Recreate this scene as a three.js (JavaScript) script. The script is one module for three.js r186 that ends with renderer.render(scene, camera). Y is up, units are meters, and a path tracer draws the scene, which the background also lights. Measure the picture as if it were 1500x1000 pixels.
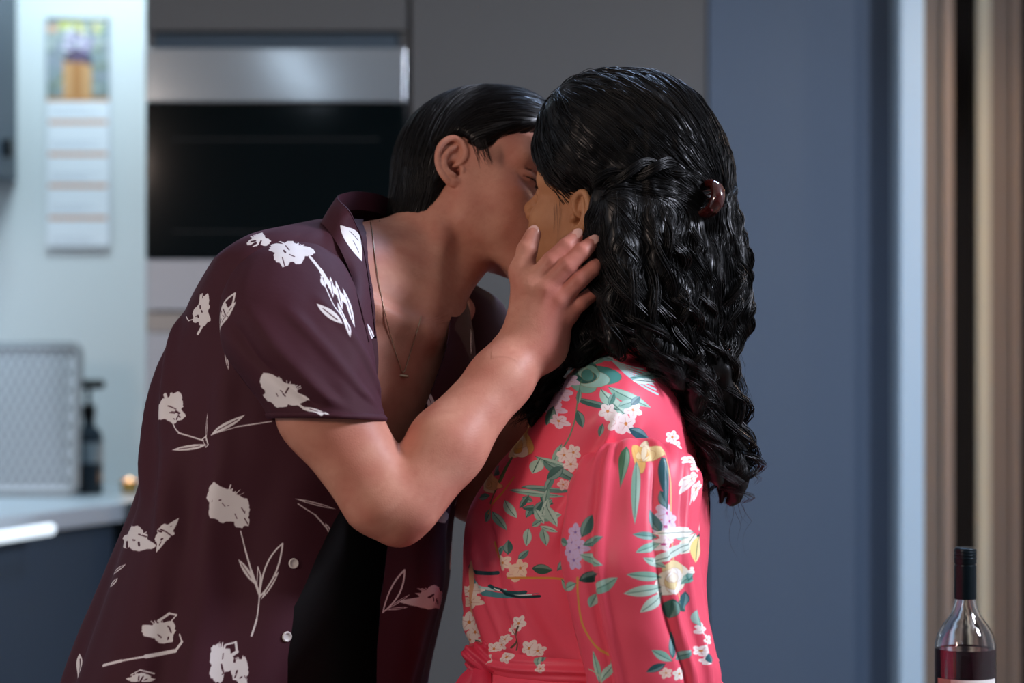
import * as THREE from 'three';
import { RoundedBoxGeometry } from 'three/addons/geometries/RoundedBoxGeometry.js';
import { RectAreaLightUniformsLib } from 'three/addons/lights/RectAreaLightUniformsLib.js';
import { mergeGeometries } from 'three/addons/utils/BufferGeometryUtils.js';

// ------------------------------------------------------------------ camera, light, exposure
const scene = new THREE.Scene();
const FOCAL = 3542, EYE = 1.30, DIST = 2.9;            // focal length in pixels of a 1500x1000 frame, eye height, distance to the couple (z = 0)
const camera = new THREE.PerspectiveCamera(2 * Math.atan(500 / FOCAL) * 180 / Math.PI, 1.5, 0.1, 40);
camera.position.set(0, EYE, DIST);
camera.lookAt(0, EYE, 0);
camera.focus = DIST - 0.1;
camera.userData.fStop = 3.4;
const renderer = new THREE.WebGLRenderer({ antialias: true });
renderer.toneMapping = THREE.LinearToneMapping;
renderer.toneMappingExposure = 1.0;
renderer.shadowMap.enabled = true;
RectAreaLightUniformsLib.init();
scene.background = new THREE.Color(0x000000);
const CEIL = 2.72;
// ceiling panels: [x, z, width, depth, colour, strength, tilt towards (x, y, z)]
const PANELS = [
  { at: [2.12, 2.4, 0.72], size: [0.45, 0.45], color: 0xe6ecff, power: 124, aim: [0.0, 1.25, 0.05], label: 'tilted square lamp panel hung under the ceiling right of the couple' },
  { at: [0.5, 2.66, -0.85], size: [0.6, 0.25], color: 0xb4d2ff, power: 42, aim: [0.15, 1.0, -0.3], label: 'cool rectangular ceiling lamp panel in front of the tall cupboards' },
  { at: [-0.85, 2.6, -2.72], size: [0.7, 0.12], color: 0xd4eefc, power: 100, aim: [-0.95, 1.0, -3.2], label: 'slim cool ceiling lamp washing the white calendar wall' },
  { at: [-1.9, 2.05, 2.3], size: [0.5, 0.5], color: 0xffe4d4, power: 30, aim: [-0.1, 1.25, 0.0], label: 'warm square lamp panel hung low on the left of the camera' },
];

// ------------------------------------------------------------------ helpers
const V3 = (x = 0, y = 0, z = 0) => new THREE.Vector3(x, y, z);
const P = (px, py, z = 0) => { const s = (DIST - z) / FOCAL; return V3((px - 750) * s, EYE - (py - 500) * s, z); };
const RAD = Math.PI / 180;
function rng(seed) { let s = seed >>> 0; return () => { s = (s + 0x6D2B79F5) >>> 0; let t = s; t = Math.imul(t ^ (t >>> 15), t | 1); t ^= t + Math.imul(t ^ (t >>> 7), t | 61); return ((t ^ (t >>> 14)) >>> 0) / 4294967296; }; }
const lerp = (a, b, t) => a + (b - a) * t, clamp = (x, a = 0, b = 1) => Math.min(b, Math.max(a, x));
const smooth = (a, b, x) => { const t = clamp((x - a) / (b - a)); return t * t * (3 - 2 * t); };
function hash3(i, j, k) { let h = Math.imul(i, 374761393) ^ Math.imul(j, 668265263) ^ Math.imul(k, 2147483647 ^ 0x5bd1e995); h = Math.imul(h ^ (h >>> 13), 1274126177); return ((h ^ (h >>> 16)) >>> 0) / 4294967296; }
function noise(x, y, z = 0) {
  const i = Math.floor(x), j = Math.floor(y), k = Math.floor(z), f = (t) => t * t * (3 - 2 * t), u = f(x - i), v = f(y - j), w = f(z - k);
  const L = (a, b, t) => a + (b - a) * t;
  return L(L(L(hash3(i, j, k), hash3(i + 1, j, k), u), L(hash3(i, j + 1, k), hash3(i + 1, j + 1, k), u), v), L(L(hash3(i, j, k + 1), hash3(i + 1, j, k + 1), u), L(hash3(i, j + 1, k + 1), hash3(i + 1, j + 1, k + 1), u), v), w) * 2 - 1;
}
const taken = {};
function numbered(name) { const n = taken[name] = (taken[name] ?? -1) + 1; return n ? name + '_' + String(n).padStart(3, '0') : name; }
function mesh(name, geometry, material, parent) { const m = new THREE.Mesh(geometry, material); m.name = name; m.castShadow = m.receiveShadow = true; if (parent) parent.add(m); return m; }
function tag(o, label, category, group) { o.userData.label = label; o.userData.category = category; if (group) o.userData.group = group; return o; }
function thing(name, label, category, at = [0, 0, 0], group) { const g = new THREE.Group(); g.name = numbered(name); g.position.set(...at); scene.add(g); return tag(g, label, category, group); }
function struct(name, geometry, material, parent = scene) { const m = mesh(name, geometry, material, parent); if (parent === scene) m.userData.kind = 'structure'; return m; }
const box = (x0, x1, y0, y1, z0, z1, r = 0) => { const w = x1 - x0, h = y1 - y0, d = z1 - z0; const g = r ? new RoundedBoxGeometry(w, h, d, 2, r) : new THREE.BoxGeometry(w, h, d); return g.translate((x0 + x1) / 2, (y0 + y1) / 2, (z0 + z1) / 2); };
const X = (px, z) => (px - 750) * (DIST - z) / FOCAL, Y = (py, z) => EYE - (py - 500) * (DIST - z) / FOCAL;
const boxPx = (l, r, t, b, z0, z1, rad = 0) => box(X(l, z1), X(r, z1), Y(b, z1), Y(t, z1), z0, z1, rad);
const std = (o) => new THREE.MeshStandardMaterial(o);
const phys = (o) => new THREE.MeshPhysicalMaterial(o);
function canvasTex(w, h, draw, srgb = true) { const c = document.createElement('canvas'); c.width = w; c.height = h; draw(c.getContext('2d'), w, h); const t = new THREE.CanvasTexture(c); if (srgb) t.colorSpace = THREE.SRGBColorSpace; t.wrapS = t.wrapT = THREE.RepeatWrapping; return t; }
function noiseTex(n, lo, hi, fx, fy, oct, seed) {   // tiling greyscale grain
  const d = new Uint8Array(n * n * 4);
  for (let j = 0; j < n; j++) for (let i = 0; i < n; i++) {
    let v = 0, a = 1, s = 0;
    for (let o = 0; o < oct; o++) { const px = fx << o, py = fy << o, x = i / n * px, y = j / n * py, i0 = Math.floor(x), j0 = Math.floor(y), u = x - i0, w = y - j0, h = (p, q) => hash3(((p % px) + px) % px, ((q % py) + py) % py, seed + o); v += a * lerp(lerp(h(i0, j0), h(i0 + 1, j0), u), lerp(h(i0, j0 + 1), h(i0 + 1, j0 + 1), u), w); s += a; a *= 0.55; }
    const g = Math.round(255 * lerp(lo, hi, v / s)), k = (j * n + i) * 4; d[k] = d[k + 1] = d[k + 2] = g; d[k + 3] = 255;
  }
  const t = new THREE.DataTexture(d, n, n); t.magFilter = THREE.LinearFilter; t.wrapS = t.wrapT = THREE.RepeatWrapping; t.needsUpdate = true; return t;
}

// ------------------------------------------------------------------ distance fields: tapered capsules and ellipsoids joined smoothly, meshed by surface nets
class Field {
  constructor(matrix) { this.inv = matrix ? matrix.clone().invert() : null; this.list = []; }
  cap(a, b, ra, rb = ra, k = 0.02, sub = false) {
    const dx = b.x - a.x, dy = b.y - a.y, dz = b.z - a.z, l2 = dx * dx + dy * dy + dz * dz || 1e-12, R = Math.sqrt(l2) / 2 + Math.max(ra, rb), cx = (a.x + b.x) / 2, cy = (a.y + b.y) / 2, cz = (a.z + b.z) / 2;
    this.list.push({ k, sub, cx, cy, cz, R, f: (x, y, z) => { const px = x - a.x, py = y - a.y, pz = z - a.z; let t = (px * dx + py * dy + pz * dz) / l2; t = t < 0 ? 0 : t > 1 ? 1 : t; const qx = px - dx * t, qy = py - dy * t, qz = pz - dz * t; return Math.sqrt(qx * qx + qy * qy + qz * qz) - (ra + (rb - ra) * t); } });
    return this;
  }
  ell(c, r, k = 0.02, q = null, sub = false) {
    const m = q ? new THREE.Matrix3().setFromMatrix4(new THREE.Matrix4().makeRotationFromQuaternion(q.clone().invert())).elements : null, R = Math.max(r.x, r.y, r.z);
    this.list.push({ k, sub, cx: c.x, cy: c.y, cz: c.z, R, f: (x, y, z) => {
      let px = x - c.x, py = y - c.y, pz = z - c.z;
      if (m) { const ax = m[0] * px + m[3] * py + m[6] * pz, ay = m[1] * px + m[4] * py + m[7] * pz, az = m[2] * px + m[5] * py + m[8] * pz; px = ax; py = ay; pz = az; }
      px /= r.x; py /= r.y; pz /= r.z; const k0 = Math.sqrt(px * px + py * py + pz * pz); px /= r.x; py /= r.y; pz /= r.z; const k1 = Math.sqrt(px * px + py * py + pz * pz);
      return k1 < 1e-9 ? -R : k0 * (k0 - 1) / k1;
    } });
    return this;
  }
  path(pts, rs, k = 0.02, sub = false) { for (let i = 0; i + 1 < pts.length; i++) this.cap(pts[i], pts[i + 1], Array.isArray(rs) ? rs[i] : rs, Array.isArray(rs) ? rs[i + 1] : rs, k, sub); return this; }
  at(x, y, z) {
    if (this.inv) { const e = this.inv.elements, X0 = x, Y0 = y, Z0 = z; x = e[0] * X0 + e[4] * Y0 + e[8] * Z0 + e[12]; y = e[1] * X0 + e[5] * Y0 + e[9] * Z0 + e[13]; z = e[2] * X0 + e[6] * Y0 + e[10] * Z0 + e[14]; }
    let d = 10;
    for (const p of this.list) {
      const ux = x - p.cx, uy = y - p.cy, uz = z - p.cz, far = Math.sqrt(ux * ux + uy * uy + uz * uz) - p.R;
      if (p.sub) { if (far > p.k - d && far > 0) continue; const s = -p.f(x, y, z), h = Math.max(p.k - Math.abs(d - s), 0) / p.k; d = Math.max(d, s) + h * h * p.k * 0.25; continue; }
      if (far > d + p.k) continue;
      const s = p.f(x, y, z), h = Math.max(p.k - Math.abs(d - s), 0) / p.k; d = Math.min(d, s) - h * h * p.k * 0.25;
    }
    return d;
  }
}
const smin = (a, b, k) => { const h = Math.max(k - Math.abs(a - b), 0) / k; return Math.min(a, b) - h * h * k * 0.25; };
const smax = (a, b, k) => -smin(-a, -b, k);
function nets(f, lo, hi, h) {
  const nx = Math.ceil((hi[0] - lo[0]) / h) + 1, ny = Math.ceil((hi[1] - lo[1]) / h) + 1, nz = Math.ceil((hi[2] - lo[2]) / h) + 1, B = 5;
  const val = new Float32Array(nx * ny * nz), at = (i, j, k) => (k * ny + j) * nx + i;
  for (let k0 = 0; k0 < nz; k0 += B) for (let j0 = 0; j0 < ny; j0 += B) for (let i0 = 0; i0 < nx; i0 += B) {
    const d = f(lo[0] + (i0 + B / 2) * h, lo[1] + (j0 + B / 2) * h, lo[2] + (k0 + B / 2) * h), skip = Math.abs(d) > B * h * 1.6;
    for (let k = k0; k < Math.min(nz, k0 + B); k++) for (let j = j0; j < Math.min(ny, j0 + B); j++) for (let i = i0; i < Math.min(nx, i0 + B); i++) val[at(i, j, k)] = skip ? d : f(lo[0] + i * h, lo[1] + j * h, lo[2] + k * h);
  }
  const id = new Int32Array(nx * ny * nz).fill(-1), pos = [], nor = [], idx = [];
  const C = [[0, 0, 0], [1, 0, 0], [0, 1, 0], [1, 1, 0], [0, 0, 1], [1, 0, 1], [0, 1, 1], [1, 1, 1]], E = [[0, 1], [2, 3], [4, 5], [6, 7], [0, 2], [1, 3], [4, 6], [5, 7], [0, 4], [1, 5], [2, 6], [3, 7]], e = h * 0.4;
  for (let k = 0; k < nz - 1; k++) for (let j = 0; j < ny - 1; j++) for (let i = 0; i < nx - 1; i++) {
    let mask = 0; const v = [];
    for (let c = 0; c < 8; c++) { const d = val[at(i + C[c][0], j + C[c][1], k + C[c][2])]; v.push(d); if (d < 0) mask |= 1 << c; }
    if (mask === 0 || mask === 255) continue;
    let x = 0, y = 0, z = 0, n = 0;
    for (const [a, b] of E) if ((v[a] < 0) !== (v[b] < 0)) { const t = v[a] / (v[a] - v[b]); x += lerp(C[a][0], C[b][0], t); y += lerp(C[a][1], C[b][1], t); z += lerp(C[a][2], C[b][2], t); n++; }
    const wx = lo[0] + (i + x / n) * h, wy = lo[1] + (j + y / n) * h, wz = lo[2] + (k + z / n) * h;
    id[at(i, j, k)] = pos.length / 3; pos.push(wx, wy, wz);
    const a = f(wx + e, wy - e, wz - e), b = f(wx - e, wy - e, wz + e), c = f(wx - e, wy + e, wz - e), d = f(wx + e, wy + e, wz + e);
    const gx = a - b - c + d, gy = -a - b + c + d, gz = -a + b - c + d, l = Math.hypot(gx, gy, gz) || 1; nor.push(gx / l, gy / l, gz / l);
  }
  const quad = (a, b, c, d, flip) => { if (a < 0 || b < 0 || c < 0 || d < 0) return; flip ? idx.push(a, c, b, a, d, c) : idx.push(a, b, c, a, c, d); };
  for (let k = 1; k < nz - 1; k++) for (let j = 1; j < ny - 1; j++) for (let i = 1; i < nx - 1; i++) {
    const s = val[at(i, j, k)] < 0;
    if (s !== val[at(i + 1, j, k)] < 0) quad(id[at(i, j - 1, k - 1)], id[at(i, j, k - 1)], id[at(i, j, k)], id[at(i, j - 1, k)], !s);
    if (s !== val[at(i, j + 1, k)] < 0) quad(id[at(i - 1, j, k - 1)], id[at(i - 1, j, k)], id[at(i, j, k)], id[at(i, j, k - 1)], !s);
    if (s !== val[at(i, j, k + 1)] < 0) quad(id[at(i - 1, j - 1, k)], id[at(i, j - 1, k)], id[at(i, j, k)], id[at(i - 1, j, k)], !s);
  }
  const g = new THREE.BufferGeometry();
  g.setAttribute('position', new THREE.Float32BufferAttribute(pos, 3)); g.setAttribute('normal', new THREE.Float32BufferAttribute(nor, 3)); g.setIndex(idx);
  return g;
}
function paint(g, fn) {   // vertex colours (linear) from position and normal, and a uv in metres
  const p = g.attributes.position, n = g.attributes.normal, c = new Float32Array(p.count * 3), uv = new Float32Array(p.count * 2);
  for (let i = 0; i < p.count; i++) { const r = fn(p.getX(i), p.getY(i), p.getZ(i), n.getX(i), n.getY(i), n.getZ(i)); c.set(r, i * 3); uv[i * 2] = p.getX(i) + 0.7 * p.getZ(i); uv[i * 2 + 1] = p.getY(i) + 0.3 * p.getZ(i); }
  g.setAttribute('color', new THREE.BufferAttribute(c, 3)); g.setAttribute('uv', new THREE.BufferAttribute(uv, 2)); return g;
}
// ------------------------------------------------------------------ tubes for hair: each strand a tapered three-sided tube with round normals, all merged
function strands(list, sides = 3) {
  let nv = 0, ni = 0; for (const s of list) { nv += s.p.length * sides; ni += (s.p.length - 1) * sides * 6; }
  const pos = new Float32Array(nv * 3), nor = new Float32Array(nv * 3), uv = new Float32Array(nv * 2), idx = new Uint32Array(ni); let v = 0, t = 0;
  const T = V3(), N = V3(), Bn = V3(), a = V3();
  for (const s of list) {
    const n = s.p.length, v0 = v; N.set(0.31, 0.2, 0.93);
    for (let i = 0; i < n; i++) {
      T.subVectors(s.p[Math.min(n - 1, i + 1)], s.p[Math.max(0, i - 1)]).normalize(); N.addScaledVector(T, -N.dot(T)); if (N.lengthSq() < 1e-6) N.set(T.y, -T.x, 0.01); N.normalize(); Bn.crossVectors(T, N);
      const u = i / (n - 1), r = s.r * (s.flat ? s.flat(u) : Math.min(1, 0.45 + 3 * u, 0.2 + 2.2 * (1 - u)));
      for (let k = 0; k < sides; k++) { const w = k / sides * 2 * Math.PI; a.copy(N).multiplyScalar(Math.cos(w)).addScaledVector(Bn, Math.sin(w)); nor.set([a.x, a.y, a.z], v * 3); pos.set([s.p[i].x + a.x * r, s.p[i].y + a.y * r, s.p[i].z + a.z * r], v * 3); uv.set([k / sides, u], v * 2); v++; }
    }
    for (let i = 0; i < n - 1; i++) for (let k = 0; k < sides; k++) { const p = v0 + i * sides + k, q = v0 + i * sides + (k + 1) % sides; idx.set([p, q, p + sides, q, q + sides, p + sides], t); t += 6; }
  }
  const g = new THREE.BufferGeometry(); g.setAttribute('position', new THREE.BufferAttribute(pos, 3)); g.setAttribute('normal', new THREE.BufferAttribute(nor, 3)); g.setAttribute('uv', new THREE.BufferAttribute(uv, 2)); g.setIndex(new THREE.BufferAttribute(idx, 1)); return g;
}
const curve = (pts) => new THREE.CatmullRomCurve3(pts, false, 'centripetal');
const tube = (pts, r, seg = 40, rad = 6) => new THREE.TubeGeometry(curve(pts), seg, r, rad, false);
// ------------------------------------------------------------------ cloth: a loft through rings { c, e1, e2, n }, open from angle t0(v) to t1(v)
function catmull(a, b, c, d, t) { return 0.5 * (2 * b + (c - a) * t + (2 * a - 5 * b + 4 * c - d) * t * t + (3 * b - a - 3 * c + d) * t * t * t); }
function loft(rings, nU, nV, { t0 = () => 0, t1 = () => 2 * Math.PI, disp = () => 0, thick = 0.0016, spread = 1, along = 1 } = {}) {
  const N = rings.length - 1, row = (v) => {
    const s = clamp(v) * N, i = Math.min(N - 1, Math.floor(s)), t = s - i, R = (k) => rings[clamp(k, 0, N)], out = {};
    for (const key of ['c', 'e1', 'e2']) out[key] = V3(...['x', 'y', 'z'].map((q) => catmull(R(i - 1)[key][q], R(i)[key][q], R(i + 1)[key][q], R(i + 2)[key][q], t)));
    return out;
  };
  const pos = [], uv = [], idx = [], w = nU + 1;
  for (let j = 0; j <= nV; j++) {
    const v = j / nV, r = row(v), a = t0(v), b = t1(v), up = V3().crossVectors(r.e1, r.e2).normalize();
    for (let i = 0; i <= nU; i++) {
      const th = lerp(a, b, i / nU), d = V3().addScaledVector(r.e1, Math.cos(th)).addScaledVector(r.e2, Math.sin(th)), n = d.clone().normalize(), off = disp(th, v, i / nU);
      const p = r.c.clone().add(d).addScaledVector(n, off.length ? off[0] : off); if (off.length) p.addScaledVector(up, off[1]);
      pos.push(p.x, p.y, p.z); uv.push(th / (2 * Math.PI) * spread, v * along);
    }
  }
  for (let j = 0; j < nV; j++) for (let i = 0; i < nU; i++) { const p = j * w + i; idx.push(p, p + w, p + 1, p + 1, p + w, p + w + 1); }
  const g = new THREE.BufferGeometry(); g.setAttribute('position', new THREE.Float32BufferAttribute(pos, 3)); g.setAttribute('uv', new THREE.Float32BufferAttribute(uv, 2)); g.setIndex(idx); g.computeVertexNormals();
  return sheet(g, nU, nV, thick, Math.abs(t1(0.5) - t0(0.5) - 2 * Math.PI) < 1e-6);
}
function sheet(g, nU, nV, thick, closed) {   // gives a grid its thickness, inwards
  const w = nU + 1, p = g.attributes.position, n = g.attributes.normal, cnt = p.count;
  if (closed) for (let j = 0; j <= nV; j++) { const a = j * w, b = a + nU, s = V3(n.getX(a) + n.getX(b), n.getY(a) + n.getY(b), n.getZ(a) + n.getZ(b)).normalize(); n.setXYZ(a, s.x, s.y, s.z); n.setXYZ(b, s.x, s.y, s.z); }
  if (!thick) return g;
  const pos = [...p.array], nor = [...n.array], uv = [...g.attributes.uv.array], idx = [...g.index.array], m = idx.length;
  for (let i = 0; i < cnt; i++) { pos.push(p.getX(i) - n.getX(i) * thick, p.getY(i) - n.getY(i) * thick, p.getZ(i) - n.getZ(i) * thick); nor.push(-n.getX(i), -n.getY(i), -n.getZ(i)); uv.push(uv[i * 2], uv[i * 2 + 1]); }
  for (let i = 0; i < m; i += 3) idx.push(idx[i] + cnt, idx[i + 2] + cnt, idx[i + 1] + cnt);
  const edge = (a, b) => idx.push(a, b, a + cnt, b, b + cnt, a + cnt);
  for (let i = 0; i < nU; i++) { edge(i, i + 1); edge(nV * w + i + 1, nV * w + i); }
  if (!closed) for (let j = 0; j < nV; j++) { edge((j + 1) * w, j * w); edge(j * w + nU, (j + 1) * w + nU); }
  const o = new THREE.BufferGeometry(); o.setAttribute('position', new THREE.Float32BufferAttribute(pos, 3)); o.setAttribute('normal', new THREE.Float32BufferAttribute(nor, 3)); o.setAttribute('uv', new THREE.Float32BufferAttribute(uv, 2)); o.setIndex(idx); return o;
}
function ribbon(A, Bc, nU, nV, bulge = 0, thick = 0.002) {   // a cloth strip between two curves
  const a = curve(A), b = curve(Bc), pos = [], uv = [], idx = [], w = nU + 1;
  for (let j = 0; j <= nV; j++) for (let i = 0; i <= nU; i++) { const p = a.getPoint(i / nU).lerp(b.getPoint(i / nU), j / nV); p.z += bulge * Math.sin(Math.PI * j / nV); pos.push(p.x, p.y, p.z); uv.push(i / nU, j / nV); }
  for (let j = 0; j < nV; j++) for (let i = 0; i < nU; i++) { const p = j * w + i; idx.push(p, p + w, p + 1, p + 1, p + w, p + w + 1); }
  const g = new THREE.BufferGeometry(); g.setAttribute('position', new THREE.Float32BufferAttribute(pos, 3)); g.setAttribute('uv', new THREE.Float32BufferAttribute(uv, 2)); g.setIndex(idx); g.computeVertexNormals();
  return sheet(g, nU, nV, thick, false);
}
const ray = new THREE.Raycaster();
function hit(px, py, meshes) {   // where the sight line through a photo pixel meets a surface
  const o = camera.position.clone(), d = P(px, py, 0).sub(o).normalize(); ray.set(o, d);
  return ray.intersectObjects(meshes, false)[0];
}
// ------------------------------------------------------------------ the room
const ZO = -2.59, ZW = -3.28;                     // front of the tall cupboards, back wall
const grain = noiseTex(256, 0.35, 0.65, 32, 32, 4, 3), brushed = noiseTex(256, 0.3, 0.7, 4, 128, 3, 9);
const paintOn = (hex, rough, more = {}) => std({ color: hex, roughness: rough, bumpMap: grain, bumpScale: 0.0004, ...more });
const M = {
  white: paintOn(0xd8dcdc, 0.75), ceiling: paintOn(0xcfcfcc, 0.9), floor: paintOn(0x5d5148, 0.5),
  unit: paintOn(0x5a5c5b, 0.5), blue: paintOn(0x516479, 0.62), blueDark: paintOn(0x41535f, 0.6), base: paintOn(0x3d4a58, 0.5),
  steel: std({ color: 0xbcc6ca, metalness: 0.6, roughness: 0.11 }), steelDark: std({ color: 0x8f9294, metalness: 1, roughness: 0.4 }),
  black: std({ color: 0x0b0d0e, roughness: 0.35 }), glass: phys({ color: 0x020a0c, roughness: 0.07, specularIntensity: 0.7 }),
  drawer: std({ color: 0xa9adb2, roughness: 0.4, metalness: 0.3 }), worktop: std({ color: 0xb9c2c8, roughness: 0.35, bumpMap: grain, bumpScale: 0.0002 }),
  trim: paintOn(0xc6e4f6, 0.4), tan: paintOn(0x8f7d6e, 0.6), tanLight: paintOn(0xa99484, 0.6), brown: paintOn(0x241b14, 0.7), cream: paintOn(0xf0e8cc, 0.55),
};
struct('floor', box(-2.6, 2.6, -0.1, 0, -6.2, 7.2), M.floor);
struct('ceiling', box(-2.6, 2.6, CEIL, CEIL + 0.1, -6.2, 7.2), M.ceiling);
struct('wall_left', box(-2.7, -2.5, 0, CEIL, ZW, 7.2), M.white);
struct('wall_right', box(2.4, 2.6, 0, CEIL, -6.2, 7.2), M.white);
struct('wall_front', box(-2.6, 2.6, 0, CEIL, 7.1, 7.3), M.white);
struct('wall_back', box(-2.6, X(1312, -2.62), 0, CEIL, ZW - 0.15, ZW), M.white);
struct('wall_hall', box(X(1300, -2.62), 2.6, 0, CEIL, -6.2, -6.0), M.tan);

// tall cupboards and oven, side by side on the back wall
{
  const xl = X(212, ZO), xm = X(598, ZO), xr = X(1037, ZO), top = CEIL - 0.3, zb = ZW + 0.005;
  const oc = thing('oven_cabinet', 'grey tall oven housing cupboard holding the built-in oven', 'cupboard', [(xl + xm) / 2, 0, (ZO + zb) / 2]);
  const put = (name, g, m, t, parent = t) => mesh(name, g.translate(-t.position.x, -t.position.y, -t.position.z), m, parent);
  put('carcass', mergeGeometries([box(xl, xl + 0.018, 0.1, top, zb, ZO - 0.022), box(xm - 0.018, xm, 0.1, top, zb, ZO - 0.022), box(xl + 0.018, xm - 0.018, 0.1, top, zb, zb + 0.02)]), M.unit, oc);
  put('upper_door', box(xl + 0.002, xm - 0.003, Y(45, ZO), top, ZO - 0.02, ZO, 0.002), M.unit, oc);
  put('filler_strip', box(xl + 0.002, xm - 0.003, Y(70, ZO), Y(46, ZO), ZO - 0.06, ZO - 0.035), M.blueDark, oc);
  put('drawer_front', box(xl + 0.002, xm - 0.003, 0.12, Y(702, ZO), ZO - 0.02, ZO, 0.002), M.unit, oc);
  put('plinth', box(xl, xm, 0, 0.1, zb, ZO - 0.06), M.blueDark, oc);
  const ov = thing('built_in_oven', 'built-in oven with brushed steel fascia and black glass door', 'oven', [(xl + xm) / 2, Y(378, ZO), ZO]);
  const L = xl + 0.003, R = X(595, ZO);
  put('body', box(L + 0.03, R - 0.03, Y(376, ZO), Y(74, ZO), ZO - 0.5, ZO - 0.012), M.black, ov);
  put('fascia', box(L, R, Y(150, ZO), Y(71, ZO), ZO - 0.012, ZO + 0.012, 0.004), M.steel, ov);
  const d = put('door', box(L, R, Y(378, ZO), Y(152, ZO), ZO - 0.012, ZO + 0.008, 0.003), M.glass, ov);
  put('door_frame', mergeGeometries([box(L + 0.06, R - 0.06, Y(205, ZO), Y(203.5, ZO), ZO + 0.0082, ZO + 0.0088), box(L + 0.06, R - 0.06, Y(340, ZO), Y(338.5, ZO), ZO + 0.0082, ZO + 0.0088)]), std({ color: 0x11181a, roughness: 0.5 }), ov, d);
  const wd = thing('warming_drawer', 'pale steel warming drawer under the built-in oven', 'drawer', [(xl + xm) / 2, Y(455, ZO), ZO]);
  put('front', box(L, R, Y(455, ZO), Y(380, ZO), ZO - 0.02, ZO + 0.008, 0.003), M.drawer, wd);
  const co = thing('compact_appliance', 'pale built-in appliance below the warming drawer', 'appliance', [(xl + xm) / 2, Y(700, ZO), ZO]);
  put('control_strip', box(L, R, Y(486, ZO), Y(458, ZO), ZO - 0.02, ZO - 0.008), M.steelDark, co);
  put('front', box(L, R, Y(590, ZO), Y(487, ZO), ZO - 0.02, ZO + 0.006, 0.003), M.drawer, co);
  put('lower_panel', box(L, R, Y(698, ZO), Y(592, ZO), ZO - 0.02, ZO + 0.004, 0.003), M.black, co);
  const fr = thing('tall_cupboard', 'plain matt grey tall cupboard right of the oven', 'cupboard', [(xm + xr) / 2, 0, (ZO + zb) / 2]);
  put('carcass', box(xm + 0.004, xr - 0.001, 0.1, top, zb, ZO - 0.022), M.unit, fr);
  put('door', box(X(603, ZO), xr - 0.003, 0.12, top, ZO - 0.02, ZO, 0.002), M.unit, fr);
  put('plinth', box(xm, xr, 0, 0.1, zb, ZO - 0.06), M.blueDark, fr);
  // bulkhead above the cupboards and the blue wall beside them
  struct('trim_1', box(xl, xr, top, CEIL, zb, ZO), M.unit);
  struct('wall_pier', box(xr + 0.001, X(1252, ZO + 0.006), 0, CEIL, ZW, ZO + 0.006), M.blue);
  struct('wall_recess', box(X(1252, ZO + 0.006), X(1318, ZO + 0.02), 0, CEIL, ZW, ZO - 0.05), M.blue);
  const ZD = ZO + 0.06;
  struct('trim_2', box(X(1316, ZD), X(1352, ZD), 0, CEIL, ZW, ZD + 0.02, 0.006), M.trim);
  // doorway with the warm hall behind it
  const Z2 = -3.0, Z3 = -3.5;
  struct('trim_3', box(X(1352, Z2), X(1384, Z2), 0, CEIL, Z2 - 0.12, Z2, 0.004), M.tan);
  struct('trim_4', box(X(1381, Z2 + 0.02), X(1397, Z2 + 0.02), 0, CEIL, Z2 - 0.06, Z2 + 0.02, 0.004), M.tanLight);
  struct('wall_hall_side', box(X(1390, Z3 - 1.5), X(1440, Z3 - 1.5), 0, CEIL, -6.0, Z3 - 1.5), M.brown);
  const dr = mesh('door_1', box(X(1430, Z3), X(1500, Z3) + 0.2, 0, 2.4, Z3 - 0.045, Z3 - 0.005, 0.003), M.tan, scene); dr.userData.kind = 'structure';
  mesh('edge_strip', box(X(1430, Z3), X(1450, Z3), 0, 2.4, Z3 - 0.005, Z3 + 0.012, 0.003), M.cream, dr);
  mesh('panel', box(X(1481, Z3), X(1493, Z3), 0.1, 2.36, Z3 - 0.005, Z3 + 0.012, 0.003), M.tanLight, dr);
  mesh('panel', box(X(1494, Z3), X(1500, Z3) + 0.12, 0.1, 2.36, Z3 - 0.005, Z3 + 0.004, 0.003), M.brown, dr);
  struct('trim_5', box(X(1420, Z3), X(1500, Z3) + 0.3, 2.42, CEIL, Z3 - 0.1, Z3), M.tan);
}
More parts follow.
